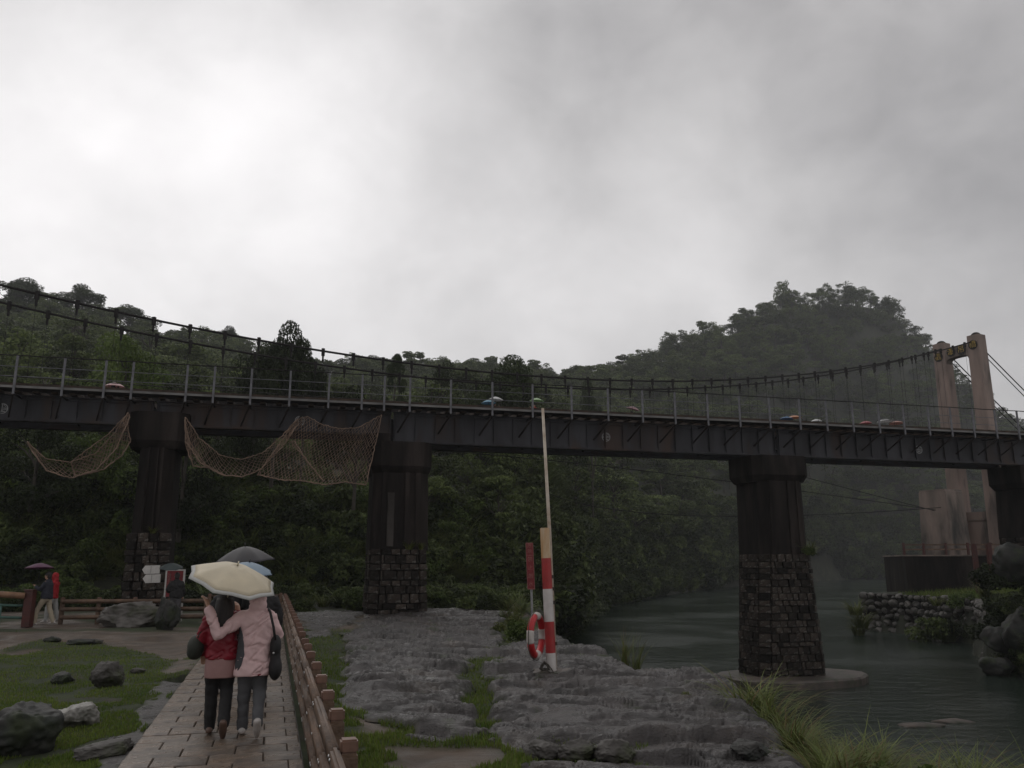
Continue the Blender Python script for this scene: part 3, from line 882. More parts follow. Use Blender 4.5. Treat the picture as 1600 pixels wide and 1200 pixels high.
for i, (s0, s1, dep, ems) in enumerate(spans):
    s0 += 0.05; s1 -= 0.05
    ztop = D - 0.20; zbot = D - 0.20 - dep
    for t in (0.95, 2.75):
        mb = MB()
        bbox(mb, s0, s1, t - .008, t + .008, zbot, ztop)                 # web
        bbox(mb, s0, s1, t - .16, t + .16, ztop, ztop + .035)           # flanges
        bbox(mb, s0, s1, t - .19, t + .19, zbot - .05, zbot)
        bbox(mb, s0 + .4, s1 - .4, t - .15, t + .15, zbot - .085, zbot - .05)
        bbox(mb, s0, s1, t - .05, t - .008, zbot, zbot + .11)           # angles
        bbox(mb, s0, s1, t - .05, t - .008, ztop - .11, ztop)
        g = mb.build('girder', M['steel'], RB)
        if t < 2:
            n = max(2, round((s1 - s0) / 0.86))
            for k in range(n + 1):
                s = s0 + .06 + (s1 - s0 - .12) * k / n
                mb = MB(); bbox(mb, s - .010, s + .010, t - .10, t - .0085, zbot + .002, ztop - .002)
                bbox(mb, s - .05, s + .05, t - .020, t - .0086, zbot + .112, ztop - .112)
                mb.build('stiffener', M['steel'], g)
            for e in ems:
                emblem_mesh(bpt(bs_at(e, 650, t), t - .012, D - 0.20 - dep * .52 - (0.0 if dep > 1.2 else 0.04)), 0.20, 0, g)
    n = max(2, round((s1 - s0) / 3.0))
    for k in range(n + 1):
        s = s0 + .2 + (s1 - s0 - .4) * k / n
        mb = MB(); mb.bar(bpt(s, 1.0, ztop - .1), bpt(s, 2.7, zbot + .1), .07); mb.bar(bpt(s, 1.0, zbot + .1), bpt(s, 2.7, ztop - .1), .07)
        mb.build('cross_frame', M['steel_dark'], RB)
# track: sleepers, rails and a guard timber
mb = MB()
bbox(mb, -.11, .11, -1.25, 1.25, -.09, .09); sl = mb.mesh('sleeper', M['timber_sleeper'], xf=Matrix.Translation(B0) @ Matrix.Rotation(math.atan2(BS.y, BS.x), 4, 'Z'))
ns = int((SR - SL) / 0.62)
for k in range(ns):
    link('sleeper', sl, RB, (SL + k * 0.62, 1.85 + random.uniform(-.05, .05), D - .165 + .10 + .04))
for t in (1.32, 2.38):
    mb = MB(); bbox(mb, SL, SR, t - .035, t + .035, D + .08, D + .22); mb.build('track_rail', M['steel_dark'], RB)
mb = MB(); bbox(mb, SL, SR, .62, .80, D + .075, D + .24); mb.build('guard_timber', M['timber_sleeper'], RB)
# walkway on the camera side
mb = MB(); bbox(mb, SL, SR, 0.05, 0.88, D - .05, D - .01); mb.build('walkway_deck', M['steel_dark'], RB)
mb = MB(); bbox(mb, SL, SR, 0.0, 0.045, D - .055, D + .03); mb.build('edge_channel', M['edge_channel'], RB)
posts = [-330, -262, -195, -130, -70, -18, 22, 97, 162, 205, 290, 333, 391, 452, 513, 565, 600, 640, 704, 769, 832, 893, 950, 1004, 1055, 1106, 1156, 1203, 1250,
         1292, 1333, 1374, 1413, 1452, 1487, 1522, 1557, 1592, 1626, 1660, 1694, 1728, 1762]
RH = 1.12
mb = MB(); mb.box((0, -.035, (RH - .30) / 2), (.075, .06, RH + .30)); post_me = mb.mesh('railing_post', M['rail_paint'])
mb = MB(); mb.bar((0, -.03, -.30), (-.34, .92, -.98), .055); mb.bar((0, .93, -.26), (0, .03, -.26), .05); strut_me = mb.mesh('bracket', M['steel_dark'])
for q in posts:
    s = bs_at(q)
    link('railing_post', post_me, RB, (s, 0, D))
    link('bracket', strut_me, RB, (s, 0, D - 0.02))
for hgt, r, mt, nm in ((RH + .02, .022, 'cable', 'top_cable'), (0.72, .014, 'rail_paint', 'railing_rail'), (0.36, .014, 'rail_paint', 'railing_rail')):
    mb = MB(); pts = []
    ss = [bs_at(q) for q in posts]
    for a, b in zip(ss[:-1], ss[1:]):
        pts += [bpt(a, -.035, D + hgt), bpt((a + b) / 2, -.035, D + hgt - (.012 if nm == 'top_cable' else 0))]
    pts.append(bpt(ss[-1], -.035, D + hgt))
    mb.tube(pts, r, 6); mb.build(nm, M[mt], RB)

# ---------------------------------------------------------------- piers
def pier(px, label, zcap_top, cap, shaft, base, zs, mk, light_band=None, plinth=None, tdep=(0.4, 2.9), wide=None):
    """cap/shaft/base: half widths along the bridge; zs: cap bottom, shaft bottom, base bottom"""
    s = bs_at(px, 760, 1.4)
    zc, zsb, zb = zs
    c = bpt(s, 1.8, zb)
    root = thing('bridge_pier', (c.x, c.y, zb), math.atan2(BS.y, BS.x), label, 'pier')
    t0, t1 = tdep
    def ring(hw, z, ext=0.0, nose=0.35):
        a, b = t0 - ext, t1 + ext
        pl = [(-hw, a + nose), (-hw + nose, a), (hw - nose, a), (hw, a + nose), (hw, b - nose), (hw - nose, b), (-hw + nose, b), (-hw, b - nose)]
        return [bpt(s + x, t, z) for x, t in pl]
    mb = MB(); mb.loft([ring(cap * .93, zc - .28, -.08), ring(cap, zc, .12), ring(cap, zcap_top, .12)])
    mb.build('cap', M['pier_concrete'], root)
    mb = MB()
    mb.loft([ring(shaft[1], zsb - .05), ring((shaft[0] + shaft[1]) / 2, (zc + zsb) / 2), ring(shaft[0], zc - .27)])
    mb.build('shaft', M['pier_concrete'], root)
    if light_band:
        mb = MB(); bbox(mb, s + light_band[0], s + light_band[1], t0 - .05, t0 + .2, light_band[2], light_band[3]); mb.build('patched_strip', M['patch_concrete'], root)
    for x0, x1 in ((-1.0, -.78), (.18, .40), (.74, 1.0)):
        w0, w1 = shaft[0] - .36, shaft[1] - .36
        mb = MB()
        mb.add([bpt(s + x * w, t, z) for z, w in ((zsb - .03, w1), (zc - .26, w0)) for x, t in ((x0, t0 - .09), (x1, t0 - .09), (x1, t0 + .1), (x0, t0 + .1))],
               [(3, 2, 1, 0), (4, 5, 6, 7), (0, 1, 5, 4), (1, 2, 6, 5), (2, 3, 7, 6), (3, 0, 4, 7)])
        mb.build('pilaster', M['pier_concrete'], root)
    # masonry: a dark core and blocks standing proud of it
    mb = MB(); mb.loft([ring(base[1] - .04, zb - .4, .0), ring(base[0] - .04, zsb, .0)]); mb.build('core', M['pier_mortar'], root)
    nrows = max(3, round((zsb - zb) / 0.29)); cnt = 0
    rowz = [0] + sorted((k + random.uniform(-.22, .22)) / nrows for k in range(1, nrows)) + [1]
    for r_ in range(nrows):
        z0 = zb + (zsb - zb) * rowz[r_]; z1 = zb + (zsb - zb) * rowz[r_ + 1]
        hw = base[1] + (base[0] - base[1]) * (r_ + .5) / nrows
        a, b = t0 - .02, t1
        nose = .35
        # path round the three sides that show: left flank, nose, front, nose, right flank
        path = [(-hw, a + nose + 1.6), (-hw, a + nose), (-hw + nose, a), (hw - nose, a), (hw, a + nose)]
        for (x0, q0), (x1, q1) in zip(path[:-1], path[1:]):
            L_ = math.hypot(x1 - x0, q1 - q0); n = max(1, round(L_ / 0.37)); ph = 0.5 if r_ % 2 else 0.0
            cuts = [0] + [L_ * (k + (ph if n > 1 else 0) + random.uniform(-.28, .28)) / n for k in range(0 if (ph and n > 1) else 1, n)] + [L_]
            for ca, cb in zip(cuts[:-1], cuts[1:]):
                if cb - ca < 0.06 or cnt >= 295: continue
                cnt += 1
                m_ = (ca + cb) / 2 / L_
                pos = bpt(s + x0 + (x1 - x0) * m_, q0 + (q1 - q0) * m_, (z0 + z1) / 2)
                an = math.atan2(q1 - q0, x1 - x0)
                me = mk[random.randrange(len(mk))]
                o = link('masonry_block', me, root)
                loc = XF[root].inverted() @ pos
                o.location = loc; o.rotation_euler = (random.uniform(-.03, .03), random.uniform(-.02, .02), an + random.uniform(-.03, .03))
                o.scale = (cb - ca - random.uniform(.01, .05), 1.0 + random.uniform(-.35, .35), z1 - z0 - random.uniform(.01, .05))
    if plinth:
        mb = MB()
        pts = []
        L_, W_ = plinth[0], plinth[1]
        for rz, k in ((zb - 1.2, 1.0), (zb + .16, 1.0), (zb + .24, .97)):
            ring_ = []
            for j in range(28):
                a = 2 * math.pi * j / 28
                kk = k * (1 + .05 * math.sin(a * 3 + 1) + .03 * math.sin(a * 7 + 2) + random.uniform(-.012, .012))
                ring_.append(bpt(s + plinth[2] + L_ * kk * math.copysign(abs(math.cos(a)) ** .8, math.cos(a)), 1.2 + W_ * kk * math.copysign(abs(math.sin(a)) ** .8, math.sin(a)), rz))
            pts.append(ring_)
        mb.loft(pts); mb.build('footing', M['plinth_concrete'], root)
    return root
def block_meshes():
    out = []
    for k in range(6):
        bm = bmesh.new(); bmesh.ops.create_cube(bm, size=1)
        for v in bm.verts:
            v.co = Vector((v.co.x + random.uniform(-.07, .07), v.co.y * .16 + random.uniform(-.02, .02), v.co.z + random.uniform(-.07, .07)))
        bmesh.ops.bevel(bm, geom=bm.edges[:], offset=.022, segments=1, affect='EDGES')
        me = bpy.data.meshes.new('masonry_block'); bm.to_mesh(me); bm.free(); me.materials.append(M['pier_block']); out.append(me)
    return out
BLK = block_meshes()
pier(246, 'slender dark pier at the left with two white arrow signs, between the two nets', D - .66, 1.06, (0.62, 0.66), (0.70, 0.76), (D - 1.75, 3.05, -0.1), BLK)
pier(623, 'middle bridge pier with a pale upright patch, standing on the bedrock shelf', D - .20 - 1.17 - .095, 1.22, (1.10, 1.16), (1.06, 1.14), (D - 2.45, 2.5, -0.15), BLK, light_band=(-.55, -.28, 2.6, 4.7))
pier(1205, 'tall stone based pier standing in the river on an oval footing', D - .20 - 1.17 - .095, 1.42, (1.14, 1.20), (1.24, 1.62), (D - 2.35, 2.35, WATER_Z + .12), BLK, plinth=(3.35, 2.1, .35))
pier(1612, 'dark overgrown pier at the right edge on the rocky bank', D - .20 - 1.17 - .095, 1.40, (1.15, 1.3), (1.3, 1.4), (D - 2.3, 3.2, 1.2), BLK)
# bearing pedestal of the shallow left girder on the middle pier
mb = MB(); s = sB; bbox(mb, s - 1.0, s - .12, .3, 3.2, D - 1.72, D - .20 - .86 - .09); o = mb.build('bearing_pedestal', M['pier_concrete'], RB)

# ================================================================ SUSPENSION BRIDGE
ST = P(1517, 700, Y=70.0); ST.z = 0
sphi = math.atan(0.53)
SS = Vector((math.cos(sphi), math.sin(sphi), 0)); SN = Vector((math.sin(sphi), -math.cos(sphi), 0))   # towards the right end, towards the camera
def spt(q, t, z):     # q metres back from the tower to the left, t towards camera
    return ST - SS * q + SN * t + Vector((0, 0, z))
SB = thing('suspension_bridge', (ST.x, ST.y, 0), 0, 'footbridge hung on two dark cables from a pinkish concrete tower, behind the railway bridge', 'bridge')
HB = 1.5
z_top = P(1518, 534, Y=69).z
def cable_z(q): return z_top - 0.314 * q * (z_top - EYE) / 19.0 * 1.02 + 0.00309 * q * q * 1.02
def sdeck_z(q): return EYE + 9.5 - 0.043 * q + 0.00012 * q * q
for t in (HB, -HB):
    mb = MB(); mb.tube([spt(q, t, cable_z(q)) for q in np.linspace(0.2, 92, 70)], .058, 6)
    mc = mb.build('main_cable', M['cable'], SB)
    mb = MB(); mb.tube([spt(-q, t * (1 + q * .004), z_top - q * .62 + .0012 * q * q) for q in np.linspace(0.2, 26, 14)], .05, 6)
    mb.tube([spt(-q, t * (1 + q * .004) - .18, z_top - .25 - q * .635 + .0012 * q * q) for q in np.linspace(0.2, 26, 14)], .04, 6)
    mb.build('back_stay', M['cable'], SB)
    q = 1.5 if t > 0 else 1.1
    while q < 88:
        zt = cable_z(q); zd = sdeck_z(q)
        mb = MB(); mb.tube([spt(q, t, zd), spt(q, t, zt)], .010, 5); mb.box(spt(q, t, zt - .06), (.15, .15, .40)); mb.box(spt(q, t, zt - .42), (.08, .08, .32))
        mb.build('hanger', M['cable'], mc)
        q += 1.66
mb = MB()
qs = list(np.linspace(-2, 92, 48))
for a, b in zip(qs[:-1], qs[1:]):
    mb.bar(spt(a, 0, sdeck_z(a)), spt(b, 0, sdeck_z(b)), 2.5, .22)
mb.build('deck', M['timber_sleeper'], SB)
for t in (HB - .1, -HB + .1):
    for hgt in (1.05, .55):
        mb = MB(); mb.tube([spt(q, t, sdeck_z(q) + hgt) for q in qs], .02, 5); mb.build('handrail_cable', M['cable'], SB)
# wind guys under the deck
for a, b, c, cnt in (((640, 702, 47), (1000, 735, 55), (1462, 797, 66), 9), ((860, 772, 58), (1090, 806, 62), (1470, 793, 67), 9), ((1180, 725, 60), (1320, 762, 63), (1460, 798, 66), 7)):
    pa, pb, pc = P(a[0], a[1], Y=a[2]), P(b[0], b[1], Y=b[2]), P(c[0], c[1], Y=c[2])
    pts = []
    for k in np.linspace(0, 1, 16):
        pts.append(pa * ((1 - k) * (1 - 2 * k)) + pb * (4 * k * (1 - k)) + pc * (k * (2 * k - 1)))
    mb = MB(); mb.tube(pts, .028, 5); mb.build('wind_cable', M['cable'], SB)
# tower
GROUND_T = 2.4
srot = Matrix.Rotation(math.atan2(SS.y, SS.x), 3, 'Z')
for t in (HB + .12, -HB - .12):
    mb = MB(); rings = []
    for z, hs, ht in ((GROUND_T - 1.2, .66, .66), (9.0, .62, .62), (z_top - 2.2, .56, .56), (z_top + .42, .54, .54)):
        rings.append([spt(0, t, z) + srot @ Vector((x * hs, y * ht, 0)) for x, y in ((-1, -.85), (-.85, -1), (.85, -1), (1, -.85), (1, .85), (.85, 1), (-.85, 1), (-1, .85))])
    mb.loft(rings); lg = mb.build('tower_leg', M['tower_concrete'], SB)
    mb = MB(); rings = []
    for k in range(5):
        a = k / 4 * math.pi / 2; rr = .40 * math.cos(a)
        rings.append([spt(0, t, z_top + .42 + .30 * math.sin(a)) + Vector((math.cos(w) * max(rr, .02), math.sin(w) * max(rr, .02), 0)) for w in np.linspace(0, 2 * math.pi, 13)[:-1]])
    mb.loft(rings); mb.build('cable_saddle', M['steel_dark'], lg)
mb = MB()
yy = HB + .12 - .50
prof = []
for x in np.linspace(-1, 1, 13):
    arch = 1.35 - .55 * math.sqrt(max(0, 1 - abs(x) ** 4))
    prof.append((x * yy, z_top - .30 - arch))
top = [(x * yy, z_top - .18) for x in np.linspace(-1, 1, 13)]
for side in (-1,):
    front = [spt(.45, t, z) for t, z in prof] + [spt(.45, t, z) for t, z in top[::-1]]
    backv = [spt(-.35, t, z) for t, z in prof] + [spt(-.35, t, z) for t, z in top[::-1]]
    n = len(front); m_ = n // 2; fs = []
    for k in range(m_ - 1):
        fs.append((k, k + 1, n - 2 - k, n - 1 - k)); fs.append((n + k, 2 * n - 1 - k, 2 * n - 2 - k, n + k + 1))
    for k in range(n):
        k2 = (k + 1) % n; fs.append((k, n + k, n + k2, k2))
    mb.add(front + backv, fs)
xb = mb.build('crossbeam', M['stained_concrete'], SB)
def text_mesh(txt, size, mat, ext=0.01):
    cu = bpy.data.curves.new('lettering', 'FONT'); cu.body = txt; cu.size = size; cu.align_x = 'CENTER'; cu.align_y = 'CENTER'
    cu.extrude = ext; cu.resolution_u = 2
    o = bpy.data.objects.new('lettering', cu); COL.objects.link(o)
    dg = bpy.context.evaluated_depsgraph_get()
    me = bpy.data.meshes.new_from_object(o.evaluated_get(dg)); bpy.data.objects.remove(o); bpy.data.curves.remove(cu)
    me.materials.clear(); me.materials.append(mat)
    return me
# four round medallions with gilt characters, read from left to right
face_rot = Matrix((tuple(SN), (0, 0, 1), tuple(-SS))).transposed()   # local x = towards camera, local z = out of the left face
for ch, t, z, q in (('觀', -HB - .12, z_top - .85, .575), ('瀑', -.48, z_top - .62, .48), ('吊', .48, z_top - .62, .48), ('橋', HB + .12, z_top - .45, .575)):
    c = spt(q, t, z); mb = MB(); n = 20; rr = .40
    ring0 = [c + face_rot @ Vector((math.cos(a) * rr, math.sin(a) * rr, -.06)) for a in np.linspace(0, 2 * math.pi, n + 1)[:-1]]
    ring1 = [c + face_rot @ Vector((math.cos(a) * rr, math.sin(a) * rr, .03)) for a in np.linspace(0, 2 * math.pi, n + 1)[:-1]]
    mb.loft([ring0, ring1]); md = mb.build('medallion', M['medallion_dark'], SB)
    tm = text_mesh(ch, .66, M['gold_letter'])
    o = link('character', tm, md); o.location = XF[SB].inverted() @ (c + face_rot @ Vector((0, 0, .042))); o.rotation_euler = face_rot.to_euler()

# concrete anchor block and terrace under the tower
AB = thing('anchor_block', P(1476, 850, Y=68.5), 0, 'stained pinkish concrete block at the left foot of the suspension tower', 'block')
mb = MB(); c = P(1478, 850, Y=68.8)
z1 = P(1478, 768, Y=68.5).z
rings = []
for z, w, d in ((c.z - 1.4, 1.42, 1.2), (z1 - .05, 1.22, 1.1), (z1, 1.17, 1.05)):
    rings.append([Vector((c.x, c.y, z)) + srot @ Vector((x * d, y * w, 0)) for x, y in ((-1, -1), (1, -1), (1, 1), (-1, 1))])
mb.loft(rings); mb.build('block', M['stained_concrete'], AB, bevel=.04)
mb = MB(); mb.box(Vector((c.x, c.y, z1 + .06)), (2.2, 2.3, .12), srot); mb.build('top_slab', M['stained_concrete'], AB)
TW = thing('concrete_curtain_wall', P(1530, 850, Y=70), 0, 'pinkish concrete wall between the two legs of the suspension tower', 'wall')
mb = MB(); z1 = P(1530, 800, Y=70).z
mb.box((spt(-.1, 0, (z1 + GROUND_T - 1) / 2)), (.5, 2 * HB - .95, z1 - GROUND_T + 1), srot); mb.build('panel', M['tower_concrete'], TW)
mb = MB(); mb.box(spt(.16, 0, P(1530, 812, Y=70).z), (.16, 2 * HB - 1.0, .14), srot); mb.build('ledge', M['stained_concrete'], TW)
TE = thing('terrace_wall', P(1480, 915, Y=66), 0, 'dark mossy retaining wall of the terrace below the suspension tower', 'wall')
pa, pb = P(1416, 890, Y=66.5), P(1575, 890, Y=65.0)
zt = P(1480, 867, Y=66).z
mb = MB(); d_ = (pb - pa); d_.z = 0; bk = Vector((-d_.y, d_.x, 0)).normalized() * 7.5
def quadprism(mb, a, b, bk, z0, z1):
    v = [Vector((p.x, p.y, z)) for z in (z0, z1) for p in (a, b, b + bk, a + bk)]
    mb.add(v, [(3, 2, 1, 0), (4, 5, 6, 7), (0, 1, 5, 4), (1, 2, 6, 5), (2, 3, 7, 6), (3, 0, 4, 7)])
quadprism(mb, pa, pb, bk, -1.5, zt - .10); mb.build('wall_body', M['pier_concrete'], TE)
mb = MB(); quadprism(mb, pa - d_.normalized() * .1 - bk.normalized() * .1, pb + d_.normalized() * .1 - bk.normalized() * .1, bk, zt - .098, zt); mb.build('coping', M['stained_concrete'], TE)
# rail along the terrace
TF = thing('terrace_railing', pa, 0, 'dark brown railing along the terrace below the suspension tower', 'railing')
ft = [0.0, .2, .42, .64, .86, 1.0]
for k in ft:
    p = pa.lerp(pb, k) + bk.normalized() * .12; mb = MB(); mb.box((p.x, p.y, zt + .45), (.16, .16, .95)); mb.build('post', M['post_maroon'], TF, bevel=.01)
for hgt in (.78, .42):
    a = pa + bk.normalized() * .12; b = pb + bk.normalized() * .12
    mb = MB(); mb.bar((a.x, a.y, zt + hgt), (b.x, b.y, zt + hgt), .09, .11); mb.build('rail', M['fence_wood'], TF)
for px_, a, b in ((1523, 851, 925), (1545, 850, 905)):
    p = P(px_, a, Y=60.5); q = P(px_ + (5 if px_ < 1530 else 4), b, Y=60.5)
    po = thing('timber_post', (q.x, q.y, q.z - .6), 0, 'dark timber post on the right bank, ' + ('nearer the river' if px_ < 1530 else 'nearer the right edge'), 'post')
    mb = MB(); mb.box(((p.x + q.x) / 2, p.y, (p.z + q.z - .6) / 2), (.30, .26, p.z - q.z + .6)); mb.build('shaft', M['post_maroon'], po, bevel=.02)
    mb = MB(); mb.box((p.x, p.y, p.z + .03), (.36, .32, .07)); mb.build('cap', M['post_maroon'], po)

# ================================================================ VEGETATION
def leaf_cloud(n, centers, radii, leaf, seed, up=0.35, flat=0.75, wid=0.55):
    """n leaf faces on the shells of the clumps; returns verts and quads"""
    g = np.random.default_rng(seed)
    centers = np.asarray(centers); radii = np.asarray(radii)
    w = radii ** 2; ci = g.choice(len(centers), n, p=w / w.sum())
    d = g.normal(size=(n, 3)); d[:, 2] += up; d /= np.linalg.norm(d, axis=1)[:, None]
    rr = radii[ci] * (1 - 0.45 * g.random(n) ** 2.2)
    pos = centers[ci] + d * rr[:, None] * np.array([1, 1, flat])
    nrm = d * 0.8 + g.normal(size=(n, 3)) * 0.55; nrm[:, 2] += 0.25; nrm /= np.linalg.norm(nrm, axis=1)[:, None]
    a = g.normal(size=(n, 3)); a -= nrm * (a * nrm).sum(1)[:, None]; a /= np.linalg.norm(a, axis=1)[:, None]
    b = np.cross(nrm, a)
    ln = leaf * (0.6 + 0.8 * g.random(n)); wd = ln * wid
    v = np.empty((n, 4, 3))
    v[:, 0] = pos - a * ln[:, None] * .5
    v[:, 1] = pos + b * wd[:, None] * .5 - nrm * ln[:, None] * .08
    v[:, 2] = pos + a * ln[:, None] * .5 - nrm * ln[:, None] * .12
    v[:, 3] = pos - b * wd[:, None] * .5 - nrm * ln[:, None] * .08
    return v.reshape(-1, 3), np.arange(n * 4).reshape(n, 4)
def tree_parts(kind, seed, nleaf, leaf):
    """unit-ish tree: crown mesh + trunk mesh; height about 10 m"""
    g = random.Random(seed)
    cs, rs = [], []
    if kind == 'broad':
        for k in range(26):
            a = g.uniform(0, 6.283); r = 3.4 * math.sqrt(g.random()); z = 6.6 + 2.6 * (1 - (r / 3.6) ** 2) * g.uniform(.35, 1.05) - g.random() * 1.6
            cs.append((r * math.cos(a), r * math.sin(a), z)); rs.append(g.uniform(.75, 1.45))
    elif kind == 'layered':
        for k in range(22):
            lay = g.choice((4.6, 6.1, 7.4, 8.6, 9.4)); R_ = {4.6: 3.0, 6.1: 3.3, 7.4: 2.7, 8.6: 1.9, 9.4: 1.0}[lay]
            a = g.uniform(0, 6.283); r = R_ * math.sqrt(g.random())
            cs.append((r * math.cos(a), r * math.sin(a), lay + g.uniform(-.3, .3))); rs.append(g.uniform(.6, 1.15))
    elif kind == 'full':
        for k in range(34):
            a = g.uniform(0, 6.283); z = g.uniform(1.2, 9.0); R_ = 3.6 * math.sqrt(max(.05, 1 - ((z - 4.3) / 5.0) ** 2)); r = R_ * math.sqrt(g.random())
            cs.append((r * math.cos(a), r * math.sin(a), z)); rs.append(g.uniform(.8, 1.4))
    else:  # tall, open top
        for k in range(60):
            z = g.uniform(2.0, 9.7); R_ = 4.0 - 0.17 * z; a = g.uniform(0, 6.283); r = R_ * math.sqrt(g.random())
            cs.append((r * math.cos(a), r * math.sin(a), z)); rs.append(g.uniform(.50, .92))
    v, f = leaf_cloud(nleaf, cs, rs, leaf, seed, flat=0.7 if kind != 'layered' else 0.45)
    tb = MB()
    tb.tube([(0, 0, -.8), (.05, 0, 1.5), (.12, .1, 4.0), (.05, .15, 6.2), (0, .1, 8.2)], [.26, .20, .15, .10, .04], 7)
    for c in cs[::2]:
        z0 = min(7.2, max(2.2, c[2] - g.uniform(1.2, 2.6))); b0 = Vector((.08, .08, z0)); c = Vector(c)
        tb.tube([b0, b0.lerp(c, .5) + Vector((0, 0, .25)), c], [.09, .06, .02], 5, cap=False)
    return v, f, tb
LIB = {}
def tree_lib(key, kind, seed, nleaf, leaf, leafmat):
    v, f, tb = tree_parts(kind, seed, nleaf, leaf)
    cm = np_mesh('crown', v, f, M[leafmat]); tm = tb.mesh('trunk', M['bark'], True)
    LIB[key] = (cm, tm)
for i, (kd, n, lf) in enumerate((('broad', 2600, .42), ('layered', 2200, .42), ('full', 3000, .42), ('tall', 1700, .40), ('broad', 2400, .44), ('full', 2800, .44))):
    tree_lib('far%d' % i, kd, 100 + i, n, lf, 'forest_leaf')
for i, (kd, n, lf, mt) in enumerate((('full', 15000, .20, 'bright_leaf'), ('tall', 15000, .24, 'dark_leaf'), ('broad', 11000, .24, 'dark_leaf'), ('full', 13000, .22, 'dark_leaf'), ('layered', 8500, .24, 'dark_leaf'))):
    tree_lib('mid%d' % i, kd, 200 + i, n, lf, mt)
def plant_tree(key, x, y, top, width, label, group=None, zb=None, name='tree'):
    """top: height of the crown's top; width: crown diameter"""
    zb = zb if zb is not None else hz(x, y) - .3
    hgt = max(2.5, top - zb)
    o = thing(name, (x, y, zb), random.uniform(0, 6.28), label, 'tree', group)
    cm, tm = LIB[key]
    sx = width / 7.6; sz = hgt / 10.2
    o.scale = (sx, sx, sz)
    link('crown', cm, o); link('trunk', tm, o)
    return o
def tree_px(key, px, top, Y, wpx, label, group=None):
    p = P(px, top, Y=Y)
    return plant_tree(key, p.x, Y, p.z, wpx / FPX * Y, label, group)
# trees that can be told apart in front of the wooded slopes
tree_px('mid0', 205, 512, 50, 165, 'round bright green tree behind the left railing, below the cables')
tree_px('mid2', 440, 482, 54, 112, 'tall dark tree with an open top rising above the railing left of centre')
tree_px('mid3', 405, 528, 57, 110, 'dark bushy tree at the left foot of the tall open-topped tree')
tree_px('mid2', 482, 516, 57, 80, 'dark leafy tree on the right shoulder of the tall open-topped tree')
tree_px('mid4', 618, 552, 72, 48, 'small dark tree with a tufted top above the railing right of the tall tree')
tree_px('mid3', 690, 556, 84, 80, 'rounded dark tree above the railing, left of the wide dark tree')
tree_px('mid2', 786, 544, 80, 120, 'wide dark tree above the middle of the railing')
tree_px('mid2', 922, 574, 112, 52, 'small round dark tree in front of the saddle between the hills')
tree_px('mid3', 70, 610, 46, 150, 'dark tree low behind the railing at the far left')
tree_px('mid3', 300, 590, 47, 150, 'dark bushy tree low behind the railing, right of the bright round tree')
tree_px('mid2', 560, 590, 52, 130, 'dark tree low behind the railing above the right end of the big net')
# skyline trees
for px_, top, Y, w, key, lab in ((30, 427, 226, 90, 'mid2', 'broad tree on the left skyline, nearest the left edge'), (132, 443, 232, 75, 'mid2', 'domed tree second on the left skyline'),
        (205, 470, 238, 80, 'mid2', 'loose tree on the left skyline above the round bright tree'), (355, 506, 246, 44, 'mid2', 'small isolated tree on the left skyline beside the open-topped tree'),
        (575, 553, 268, 64, 'mid2', 'pale hazy flat-topped tree on the middle skyline'), (1222, 431, 396, 40, 'far2', 'tallest tree on the summit ridge of the right hill'),
        (1335, 446, 402, 44, 'far2', 'tree on the top of the right hill, left of its steep end'), (1388, 462, 404, 44, 'far5', 'tree at the steep right end of the right hill top'), (1046, 516, 346, 40, 'far2', 'tall tree sticking out of the left slope of the right hill')):
    tree_px(key, px_, top, Y, w, lab)
# individual ridge trees and the wood behind them
FK = ['far%d' % i for i in range(6)]
pts, rz_, sc_, ix_ = [], [], [], []
gg = random.Random(5)
ridge_n = 0
y = 44.0
while y < 440:
    sp = 4.6 if y < 90 else (6.0 if y < 220 else 6.6)
    x0, x1 = -0.86 * y, 0.86 * y
    x = x0
    while x < x1:
        xx = x + gg.uniform(-.45, .45) * sp; yy2 = y + gg.uniform(-.45, .45) * sp
        x += sp
        u = float(ucol(np.array([xx]), np.array([yy2]))[0])
        yf = np.interp(u, FOOT_X, FOOT_D); yr = np.interp(u, RDG_X, RDG_D)
        if yy2 < yf + (5.5 if u < 880 else 1.5) or yy2 > yr + 14: continue
        if (365 < u < 515 and yy2 < 64) or (110 < u < 300 and yy2 < 58): continue
        pts.append((xx, yy2)); ix_.append(gg.randrange(6)); rz_.append(gg.uniform(0, 6.28))
        sc_.append(gg.uniform(.62, 1.05) * (.32 if 815 < u < 905 and yy2 < 105 else .5 if yy2 < 75 and u < 900 else .85 if yy2 < 110 else 1.2 if yy2 < 230 else 1.38))
    y += sp * .93
pts = np.array(pts); ht = height(pts[:, 0], pts[:, 1], False)
# along each crest the trees stand out one by one against the sky
uu = ucol(pts[:, 0], pts[:, 1]); yrr = np.interp(uu, RDG_X, RDG_D)
crest = (np.abs(pts[:, 1] - yrr) < 7.5) & (uu > -60) & (uu < 1660)
ci = np.nonzero(crest)[0]; keep = np.ones(len(pts), bool)
gg.shuffle(ci := list(ci))
for i in ci[:110]:
    keep[i] = False
    x, y = pts[i]; s = sc_[i]; u = uu[i]
    if u < 520: lab, grp = 'leafy tree on the crest of the left hill', 'trees along the left hill crest'
    elif u < 900: lab, grp = 'hazy tree on the low crest between the two hills', 'trees along the low middle crest'
    else: lab, grp = 'leafy tree on the crest of the steep right hill', 'trees along the right hill crest'
    plant_tree(FK[ix_[i]], x, y, ht[i] - .3 + 10.2 * min(s, 1.15) * gg.uniform(.8, 1.08), 8.2 * s, lab, grp, zb=ht[i] - .3)
